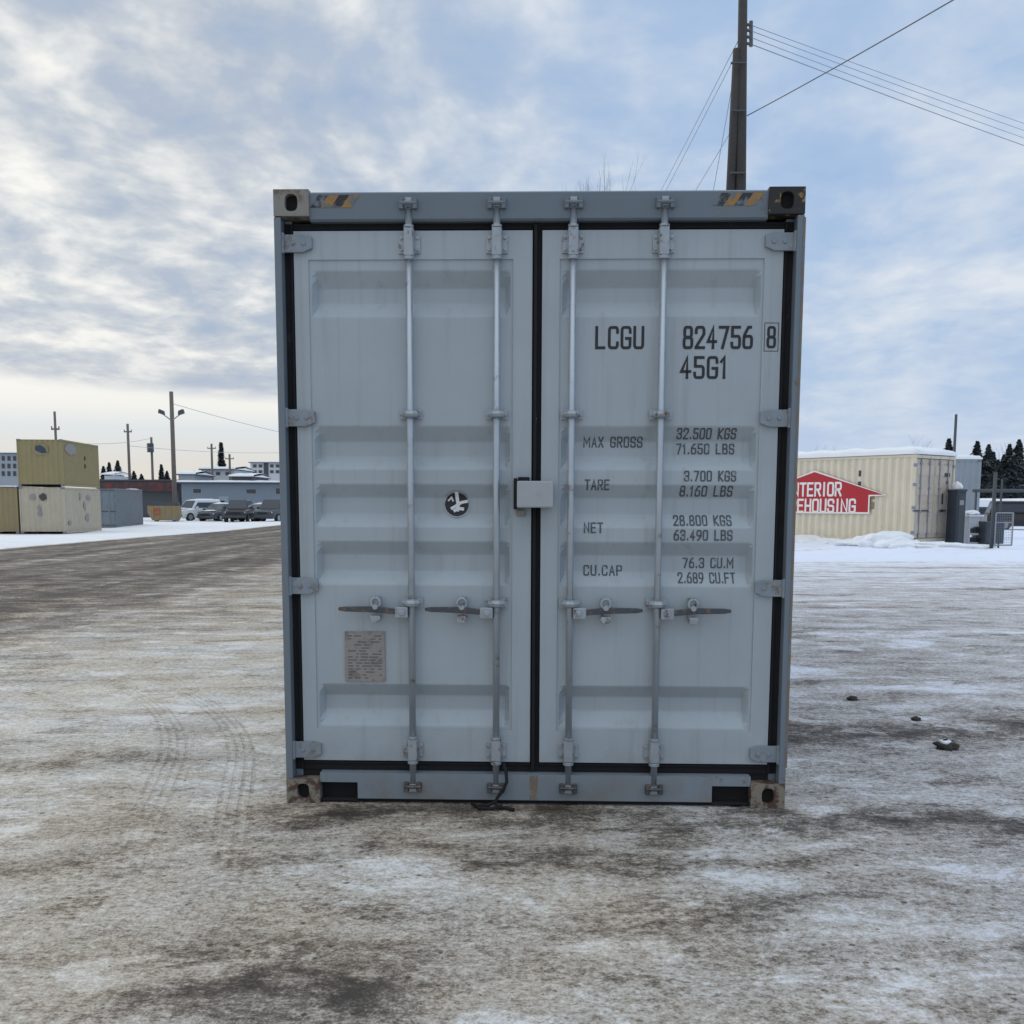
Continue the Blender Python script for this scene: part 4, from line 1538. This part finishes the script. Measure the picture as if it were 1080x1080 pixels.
for i, (px, yt, w_, Y) in enumerate(((109, 492, 9, 150), (115, 488, 8, 155), (124, 486, 9, 150), (141, 497, 12, 165), (149, 500, 12, 160), (170, 490, 6, 150), (176, 497, 14, 155), (205, 497, 14, 175), (233, 467, 6, 170))):
    spruce(px, yt, Y, w_, ('dark spruce just right of the mustard tan container', 'second dark spruce right of the mustard tan container',
                           'pointed spruce left of the thin wooden pole', 'low spruce right of the thin wooden pole', 'low spruce left of the transformer pole',
                           'slender spruce between transformer pole and floodlight pole', 'round low spruce behind the floodlight pole',
                           'spruce rising behind the snowy roof above the cars', 'narrow dark steeple like spruce above the snowy roofs')[i], i % 3, group='spruces at left')


def bare_tree(name, label, px, ytop, Y, spread, seed, m='twig', group=None, levels=6, r0=.18):
    a = at(px, ytop, Y)
    h = a.z
    root = thing(name, label, 'tree', (a.x, a.y, 0), 0, group)
    r_ = random.Random(seed)
    tr, cr_ = MB(), MB()
    tips = []

    def grow(p, d, ln_, rad, lv):
        pts_ = [p]
        for i in range(4):
            d = (d + Vector((r_.gauss(0, .08), r_.gauss(0, .08), r_.uniform(.0, .10)))).normalized()
            pts_.append(pts_[-1] + d * ln_ / 4)
        (tr if lv == 0 else cr_).tube(pts_, [rad * (1 - .12 * i) for i in range(5)], 8 if lv < 2 else 4, cap=lv == 0)
        if lv >= levels:
            return
        for i in range(3 if lv < 3 else 2):
            s_ = r_.uniform(.35, .75) * spread
            az_ = r_.uniform(0, 2 * pi)
            e = (d + Vector((cos(az_) * s_, sin(az_) * s_, r_.uniform(.0, .3)))).normalized()
            st_ = pts_[r_.choice((2, 3, 4)) if i else 4]
            grow(st_, e, ln_ * r_.uniform(.62, .82), rad * .56, lv + 1)
    grow(Vector((0, 0, -.1)), Vector((0, 0, 1)), h * .30, r0, 0)
    mx = max(v[2] for v in cr_.v)
    k = h / mx
    for q_ in (tr, cr_):
        q_.v = [(x * k, y * k, z * k) for x, y, z in q_.v]
    tr.obj('trunk', M['bark'], root, smooth=True, fix=False)
    cr_.obj('crown', M[m], root, fix=False)
    return root


bare_tree('bare_tree', 'leafless tree whose thin twigs show above the grey container roof', 619, 163, 46, .30, 5, levels=7, r0=.22, m='twig_pale')
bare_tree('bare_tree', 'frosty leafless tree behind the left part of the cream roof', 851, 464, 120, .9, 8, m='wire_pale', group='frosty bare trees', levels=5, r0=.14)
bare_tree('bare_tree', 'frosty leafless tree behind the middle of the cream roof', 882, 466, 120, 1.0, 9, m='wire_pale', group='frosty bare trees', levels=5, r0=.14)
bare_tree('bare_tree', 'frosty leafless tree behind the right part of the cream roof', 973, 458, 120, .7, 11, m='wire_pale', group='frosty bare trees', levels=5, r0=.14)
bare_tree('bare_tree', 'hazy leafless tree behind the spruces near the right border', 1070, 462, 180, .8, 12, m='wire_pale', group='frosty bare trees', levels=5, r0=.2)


# ------------------------------------------------------------------ buildings
def building(label, px0, px1, ytop, Y, depth, wall, roof='snow', wins=(), win_m='glass_dark', rz=0.0, pitch=0.0, eave=True, cat='building', fascia=None, name='building', snow_t=.25):
    a, b_ = at(px0, ytop, Y), at(px1, ytop, Y)
    w_, h = b_.x - a.x, a.z
    root = thing(name, label, cat, ((a.x + b_.x) / 2, Y + depth / 2, 0), rz)
    hw, hd_ = w_ / 2, depth / 2
    mb_ = MB()
    mb_.box(-hw, hw, -hd_, hd_, -.3, h - snow_t - .12)
    mb_.obj('wall', M[wall], root)
    z = h - snow_t - .12
    if eave:
        e = MB()
        e.box(-hw - .3, hw + .3, -hd_ - .4, hd_ + .4, z, z + .14)
        e.obj('eave', M['eave'], root)
    s_ = MB()
    n = 24
    top = [(-hw - .32 + (w_ + .64) * i / n, z + .142 + snow_t * (.8 + .4 * mnoise.noise(Vector((i * .8, px0, 0)))) ) for i in range(n + 1)]
    vs, fs = [], []
    rows = [(-hd_ - .42, 0), (-hd_ - .40, .75), (-hd_ * .5, 1), (0, 1), (hd_ + .42, .8)]
    for yy, f_ in rows:
        for x, zt_ in top:
            rise = pitch * (1 - abs(yy) / (hd_ + .42))
            vs.append((x, yy, z + .142 + (zt_ - z - .142) * f_ + rise))
    for j in range(len(rows) - 1):
        for i in range(n):
            fs.append((j * (n + 1) + i, j * (n + 1) + i + 1, (j + 1) * (n + 1) + i + 1, (j + 1) * (n + 1) + i))
    for yy, j in ((0, 0), (0, len(rows) - 1)):
        pass
    s_.add(vs, fs)
    if pitch:
        s_.add([(-hw - .3, -hd_ - .4, z + .141), (-hw - .3, hd_ + .4, z + .141), (-hw - .3, 0, z + .141 + pitch)], [(0, 1, 2)])
        s_.add([(hw + .3, -hd_ - .4, z + .141), (hw + .3, hd_ + .4, z + .141), (hw + .3, 0, z + .141 + pitch)], [(0, 1, 2)])
    s_.obj('snow_roof' if roof == 'snow' else 'roof', M[roof], root, smooth=True, fix=False)
    if fascia:
        f2 = MB()
        f2.box(-hw + .05, hw - .05, -hd_ - .42, -hd_ - .002, z - fascia[1], z - fascia[0])
        f2.obj('fascia', M['brown_fascia'], root)
    for (wx0, wx1, wy0, wy1) in wins:
        p0_, p1_ = at(wx0, wy1, Y) - Vector(root.location), at(wx1, wy0, Y) - Vector(root.location)
        f3 = MB()
        f3.box(p0_.x - .06, p1_.x + .06, -hd_ - .05, -hd_ - .001, p0_.z - .06, p1_.z + .06)
        wf = f3.obj('window', M['wall_grey'], root)
        f3 = MB()
        f3.box(p0_.x, p1_.x, -hd_ - .065, -hd_ - .051, p0_.z, p1_.z)
        f3.obj('pane', M[win_m], wf)
    return root


wh = building('long grey blue low building with snowy roof behind the parked cars', 191, 345, 505.5, 102, 16, 'wall_blue', snow_t=.30,
              wins=((204, 212, 515.5, 520), (260, 270, 516, 520.5), (291, 300, 515, 521)))
d_ = MB()
p_ = at(236, 535, 102) - Vector(wh.location)
d_.box(p_.x - .5, p_.x + .5, -8.04, -8.001, 0, 2.2)
d_.obj('door', M['wall_grey'], wh)
building('dark building with brown red band behind the yellow bin', 104, 188, 505.5, 108, 14, 'wall_dark', roof='wall_dark', fascia=(.05, 1.0), snow_t=.10)
building('small white house front between the dark spruces at left', 110, 119, 499, 135, 6, 'wall_pale', pitch=.3, snow_t=.2, eave=False)
building('blue grey apartment block at the left edge behind the containers', -40, 21, 476, 210, 14, 'wall_grey', snow_t=.3, win_m='glass_dark',
         wins=[(x, x + 3.2, y, y + 5) for x in (-4, 2, 8, 14) for y in (481, 489, 497)])
building('pale office block at far left of the grey container edge', 264, 310, 486, 210, 14, 'wall_pale', snow_t=.3,
         wins=[(x, x + 3.5, y, y + 3) for x in (267, 273, 285, 291, 297) for y in (490, 496)] + [(278.5, 283, 488, 505)])
building('pale house with a snow covered roof above the parked cars', 212, 247, 492.5, 165, 12, 'wall_pale', pitch=.35, snow_t=.35,
         wins=((217, 221, 498, 501), (228, 232, 498, 501), (238, 242, 498, 501)))
building('low snowy roofed shed far behind the floodlight pole', 188, 205, 498, 150, 9, 'wall_grey', pitch=.35, snow_t=.3)
building('low snowy roofed shed right of the pale house', 244, 266, 500, 150, 10, 'wall_dark', pitch=.3, snow_t=.35)
# right
building('long low building with snow heaped on its roof behind the mesh gate', 1022, 1180, 524, 75, 12, 'wall_dark', snow_t=.75, wins=((1066, 1076, 530.5, 534), (1036, 1044, 531, 534.5)))
gb = at(1017, 534, 46)
bg_container('plain grey metal container with snow cap behind the dark cabin', (at(1028, 534, 46).x - 1.05, 46.6, .35), 0.0, 2.05, 2.2, at(1012, 485, 46).z - .35, M['grey_box'], snow=.22)


# ------------------------------------------------------------------ yard things at right
def blk(px0, px1, y0, y1, Y):
    a, b_ = at(px0, y1, Y), at(px1, y0, Y)
    return a.x, b_.x, a.z, b_.z


x0, x1, z0, z1 = blk(1007, 1019.5, 516, 575, 34)
cab = thing('portable_toilet', 'tall dark blue cabin with a snow cap beside the cream container doors', 'cabin', ((x0 + x1) / 2, 34.3, z0))
w2, hh = (x1 - x0) / 2, z1 - z0
mb = MB()
mb.box(-w2, w2, -.3, .5, .06, hh - .08)
mb.obj('cabin_body', M['cabin_blue'], cab, bevel=.02)
mb = MB()
mb.box(-w2 + .05, w2 - .05, -.325, -.301, .12, hh - .18)
dr_ = mb.obj('door', M['metal_dark'], cab, bevel=.008)
mb = MB()
mb.box(-.07, .07, -.332, -.326, hh - .52, hh - .36)
mb.obj('vent_plate', M['metal_grey'], dr_)
mb = MB()
mb.box(-w2 - .02, w2 + .02, -.33, .53, hh - .079, hh)
mb.box(-w2, w2, -.3, .5, 0, .059)
mb.obj('roof_and_skid', M['metal_dark'], cab, bevel=.01)
mb = MB()
mb.blob((-.03, .05, hh + .06), (w2 * .75, .34, .19), 0, 3, 3, .2, 1.5)
mb.obj('snow_cap', M['snow'], cab, smooth=True)

x0, x1, z0, z1 = blk(1021, 1037, 543, 574, 35)
cg = thing('storage_rack', 'white framed rack with two dark openings topped by snow', 'rack', ((x0 + x1) / 2, 35.3, z0))
w2, hh = (x1 - x0) / 2, z1 - z0
mb = MB()
mb.box(-w2, -w2 + .05, -.3, .4, 0, hh - .06)
mb.box(w2 - .05, w2, -.3, .4, 0, hh - .06)
for z in (.0, hh * .31, hh * .60):
    mb.box(-w2 + .051, w2 - .051, -.3, .4, z, z + .07)
mb.box(-w2 + .051, w2 - .051, -.28, .38, hh * .60 + .071, hh - .061)
mb.obj('frame', M['cage_white'], cg)
mb = MB()  # dark boxes set into the two openings
for z in (.0, hh * .31):
    mb.box(-w2 + .09, w2 - .09, -.2, .36, z + .072, z + .22)
mb.obj('dark_insert', M['metal_dark'], cg)
mb = MB()
mb.box(-w2 - .02, w2 + .02, -.33, .43, hh - .059, hh)
mb.blob((0, .05, hh + .05), (w2 * .95, .4, .10), 0, 6, 3, .2, 1.5)
mb.obj('snow_cap', M['snow'], cg, smooth=False)

x0, x1, z0, z1 = blk(1038.5, 1047, 550, 575, 34.5)
bx_ = thing('metal_cabinet', 'black metal cabinet between the white rack and the mesh gate', 'cabinet', ((x0 + x1) / 2, 34.8, z0))
w2, hh = (x1 - x0) / 2, z1 - z0
mb = MB()
mb.box(-w2, w2, -.3, .4, .05, hh)
mb.obj('cabinet_body', M['metal_dark'], bx_, bevel=.015)
mb = MB()
mb.box(-w2 + .03, w2 - .03, -.315, -.301, .1, hh - .05)
mb.obj('door', M['cabin_blue'], bx_)
mb = MB()
for sx in (-1, 1):
    mb.box(sx * (w2 - .05) - .03, sx * (w2 - .05) + .03, -.25, .35, 0, .049)
    mb.obj('foot', M['metal_dark'], bx_)
    mb = MB()

gx0, gx1, gz0, gz1 = blk(1047, 1068, 541, 577, 31)
gt = thing('mesh_gate', 'grey metal mesh gate hung on two tall posts at right', 'gate', (gx0, 31, gz0))
gw, gh = gx1 - gx0, gz1 - gz0


def rel(px, py, Y=31):
    p = at(px, py, Y)
    return Vector((p.x - gx0, p.y - 31, p.z - gz0))


for px, yt, r_ in ((1050, 498, .055), (1057, 505, .028)):
    mb = MB()
    t_ = rel(px, yt)
    mb.tube([(t_.x, 0, -.10), (t_.x, 0, t_.z)], r_, 10)
    mb.obj('post', M['metal_dark'], gt, smooth=True)
mb = MB()
for x in (.02, gw):
    mb.tube([(x, -.05, .05), (x, -.05, gh)], .025, 8)
for z in (.06, gh * .72, gh):
    mb.tube([(.02, -.05, z), (gw, -.05, z)], .022, 8)
mb.obj('gate_frame', M['metal_grey'], gt)
mb = MB()
n = 10
for i in range(1, n):
    mb.tube([(gw * i / n, -.05, .06), (gw * i / n, -.05, gh)], .004, 4)
for i in range(1, 14):
    mb.tube([(.02, -.045, gh * i / 14), (gw, -.045, gh * i / 14)], .004, 4)
mb.obj('wire_mesh', M['metal_grey'], gt)
mb = MB()
mb.box(.02, .30, -.04, -.01, .10, gh * 1.02)
mb.obj('infill_panel', M['cabin_blue'], gt)
rl = thing('pipe_rail', 'long dark pipe rail crossing behind the gate at right', 'rail', (at(1026, 517, 44).x, 44, 0))
za = at(1050, 517.5, 44).z
mb = MB()
mb.tube([(0, 0, za), (7, 0, za)], .07, 8)
mb.obj('rail', M['metal_dark'], rl)
mb = MB()
for x in (.15, 3.2, 6.8):
    mb.tube([(x, 0, -.1), (x, 0, za - .07)], .05, 8)
    mb.obj('rail_leg', M['metal_dark'], rl)
    mb = MB()


# ------------------------------------------------------------------ vehicles
def car(label, px, Y, rz, paint, style='suv', snow=False, group='cars parked along the far building'):
    c = at(px, 548, Y)
    root = thing('parked_car', label, 'car', (c.x, Y, 0), rz, group)
    pickup = style == 'pickup'
    H = {'suv': 1.78, 'pickup': 1.86, 'sedan': 1.46}[style]
    Lc = {'suv': 4.7, 'pickup': 5.6, 'sedan': 4.6}[style]
    W2 = {'suv': .93, 'pickup': .98, 'sedan': .90}[style]
    bz, sh = (.32, 1.06) if style != 'sedan' else (.24, .90)
    y0, y1 = -Lc / 2, Lc / 2
    # lower body: rows along the length, narrowing at nose and tail
    sec = [(y0, .80, bz + .12, sh - .22), (y0 + .12, .93, bz, sh - .10), (y0 + 1.25, 1.0, bz, sh), (y1 - .9, 1.0, bz, sh), (y1 - .1, .96, bz, sh - .03), (y1, .88, bz + .1, sh - .12)]
    mb_ = MB()
    for y, f_, za_, zb_ in sec:
        w_ = W2 * f_
        mid_ = (za_ + zb_) / 2
        mb_.v += [(-w_ * .95, y, za_), (-w_, y, mid_), (-w_ * .97, y, zb_ - .06), (-w_ * .86, y, zb_), (w_ * .86, y, zb_), (w_ * .97, y, zb_ - .06), (w_, y, mid_), (w_ * .95, y, za_)]
    for i in range(len(sec) - 1):
        for j in range(8):
            mb_.f.append((i * 8 + j, i * 8 + (j + 1) % 8, i * 8 + 8 + (j + 1) % 8, i * 8 + 8 + j))
            mb_.mi.append(0)
    mb_.f += [tuple(range(8))[::-1], tuple(range(40, 48))]
    mb_.mi += [0, 0]
    body_ = mb_.obj('body', M[paint], root, smooth=False)
    # cabin
    cy0, cy1 = y0 + 1.15, (y1 - .12 if style == 'suv' else (y0 + 3.35 if pickup else y1 - .55))
    fr, rr2 = (.62, .25) if style != 'sedan' else (.85, .75)
    lo, up = W2 * .88, W2 * .72
    cabn = MB()
    v8 = [(-lo, cy0, sh - .01), (lo, cy0, sh - .01), (lo, cy1, sh - .01), (-lo, cy1, sh - .01), (-up, cy0 + fr, H), (up, cy0 + fr, H), (up, cy1 - rr2, H), (-up, cy1 - rr2, H)]
    cabn.add(v8, [(0, 3, 2, 1), (4, 5, 6, 7), (0, 1, 5, 4), (1, 2, 6, 5), (2, 3, 7, 6), (3, 0, 4, 7)])
    cabn.obj('cabin', M[paint], root, bevel=.05)

    def quad(i0, i1, i2, i3, s_, push, nm):
        a_, b2, c_, d2 = (Vector(v8[i]) for i in (i0, i1, i2, i3))
        ce = (a_ + b2 + c_ + d2) / 4
        nn = (b2 - a_).cross(d2 - a_).normalized()
        if nn.dot(ce - Vector((0, (cy0 + cy1) / 2, (sh + H) / 2))) < 0:
            nn = -nn
        pts_ = [ce + Vector(((p - ce).x * s_[0], (p - ce).y * s_[1], (p - ce).z * s_[2])) + nn * push for p in (a_, b2, c_, d2)]
        m_ = MB()
        m_.add(pts_ + [p - nn * .03 for p in pts_], [(0, 1, 2, 3), (4, 7, 6, 5), (0, 4, 5, 1), (1, 5, 6, 2), (2, 6, 7, 3), (3, 7, 4, 0)])
        m_.obj(nm, M['glass_dark'], root)
    quad(0, 1, 5, 4, (.90, .84, .84), .012, 'windshield')
    quad(2, 3, 7, 6, (.86, .80, .80), .012, 'rear_window')
    quad(1, 2, 6, 5, (1, .84, .74), .012, 'side_window')
    quad(3, 0, 4, 7, (1, .84, .74), .012, 'side_window')
    if pickup:
        bd = MB()
        bd.box(-W2 * .80, W2 * .80, cy1 + .08, y1 - .12, sh - .004, sh + .012)
        bd.obj('load_bed', M['snow'] if snow else M['tyre'], root)
    for sx in (-1, 1):
        for y in (y0 + .85, y1 - .95):
            wl = MB()
            rw = .36 if style != 'sedan' else .32
            a_, b2 = sorted((sx * (W2 + .015), sx * (W2 - .22)))
            wl.tube([(a_, y, rw), (b2, y, rw)], rw, 18)
            tyre_ = wl.obj('wheel', M['tyre'], root)
            rm = MB()
            rm.tube([(sx * (W2 + .012), y, rw), (sx * (W2 + .026), y, rw)], rw * .62, 14)
            rm.obj('rim', M['metal_grey'], tyre_)
        hl = MB()
        hl.box(sx * W2 * .66 - .17, sx * W2 * .66 + .17, y0 + .02, y0 + .14, sh - .34, sh - .20)
        hl.obj('headlight', M['lamp_glass'], root, bevel=.02)
        mr = MB()
        mr.box(sx * (W2 + .10) - .10, sx * (W2 + .10) + .10, cy0 + .32, cy0 + .44, sh + .02, sh + .18)
        mr.obj('mirror', M[paint], root, bevel=.02)
    gr = MB()
    gr.box(-W2 * .42, W2 * .42, y0 - .012, y0 + .05, sh - .40, sh - .24)
    gr.obj('grille', M['tyre'], root)
    bp = MB()
    bp.box(-W2 * .86, W2 * .86, y0 - .06, y0 + .14, bz + .08, bz + .24)
    bp.obj('bumper', M['metal_dark'] if style != 'sedan' else M[paint], root, bevel=.03)
    if snow:
        sn = MB()
        sn.blob((0, (cy0 + fr + cy1 - rr2) / 2, H + .02), (up * .95, (cy1 - cy0 - fr - rr2) / 2, .11), 0, 2, 3, .15, 1.2)
        sn.blob((0, y0 + .68, sh - .01), (W2 * .72, .48, .07), 0, 4, 3, .15, 1.2)
        sn.obj('snow_cover', M['snow'], root, smooth=True)
    return root


car('white snow covered car parked nearest the yellow bin', 208, 88, radians(-32), 'car_white', 'suv', True)
car('dark grey low car with a snowy hood between the white and the black car', 232, 87, radians(-14), 'car_grey', 'sedan', True)
car('black tall car facing the road left of the silver car', 253, 83, radians(6), 'car_black', 'suv')
car('silver car with pale hood right of the black car', 275, 86, radians(-24), 'car_silver', 'sedan', True)
car('dark pickup cut off by the edge of the grey container', 293, 84, radians(-12), 'car_grey', 'pickup')
car('black low car parked behind the gap between white and dark grey cars', 220, 95, radians(-10), 'car_black', 'suv', True)
car('dark car at the right photo border beyond the gate', 1083, 62, radians(75), 'car_black', 'suv', False, None)

# yellow skip bin
x0, x1, z0, z1 = blk(155, 187, 529.5, 549, 83)
bn_ = thing('skip_bin', 'worn yellow steel bin with a dark top beside the floodlight pole', 'bin', ((x0 + x1) / 2, 83.6, 0), radians(14))
w2, hh = (x1 - x0) / 2, z1
mb = MB()
mb.prism([(-w2 * .72, .12), (w2 * .86, .12), (w2, .5), (w2, hh - .3), (-w2, hh - .3), (-w2, .75)], -.7, .7, 'y')
for i in range(5):
    x = -w2 * .7 + w2 * 1.5 * i / 4
    mb.box(x - .05, x + .05, -.76, -.701, .16, hh - .32)
mb.obj('bin_body', M['bin_yellow'], bn_, bevel=.015)
mb = MB()
mb.prism([(-w2 * .97, hh - .299), (w2 * .97, hh - .299), (w2 * .9, hh - .02), (-w2 * .6, hh)], -.66, .66, 'y')
mb.obj('lid', M['metal_dark'], bn_, bevel=.02)
mb = MB()
for i, (x, z, w_, h_) in enumerate(((-.72, .95, .10, .10), (-.42, 1.0, .14, .08), (-.6, .6, .12, .07), (-.35, .72, .06, .12))):
    mb.box(x - w_, x + w_, -.768, -.7605, z - h_, z + h_)
    mb.obj('painted_mark', M['bin_red'], bn_)
    mb = MB()
mb = MB()
for x in (-w2 * .5, w2 * .6):
    mb.box(x - .12, x + .12, -.6, .6, 0, .119)
    mb.obj('skid', M['metal_dark'], bn_)
    mb = MB()

# ------------------------------------------------------------------ snow heaps on the ground
def heap(label, pts_, seed):
    mb_ = MB()
    for i, (px, py, Y, rx, ry, rz_) in enumerate(pts_):
        p = at(px, py, Y)
        mb_.blob((p.x, p.y, gz(p.x, p.y) - .02), (rx, ry, rz_), 0, seed + i, 4, .22, 1.8)
    o2 = mb_.obj('snow_heap', M['snow'], smooth=True)
    tag(o2, label, 'snow heap')
    return o2


heap('lumpy snow heap at the foot of the cream container', [(934, 570, 33.0, .9, .5, .42), (948, 572, 32.4, .6, .4, .30), (915, 570, 33.8, .9, .5, .26), (958, 577, 32.0, .6, .35, .16)], 3)
heap('low snow heap in front of the container doors at right', [(985, 580, 32.0, 1.0, .5, .13), (1010, 582, 31.6, 1.2, .5, .12), (1036, 580, 32.4, 1.0, .5, .16)], 21)
heap('snow heap left of the red sign beside the grey container', [(850, 570, 36.5, 1.1, .6, .30), (872, 571, 36, 1.0, .6, .22), (893, 572, 35, .8, .5, .2)], 33)
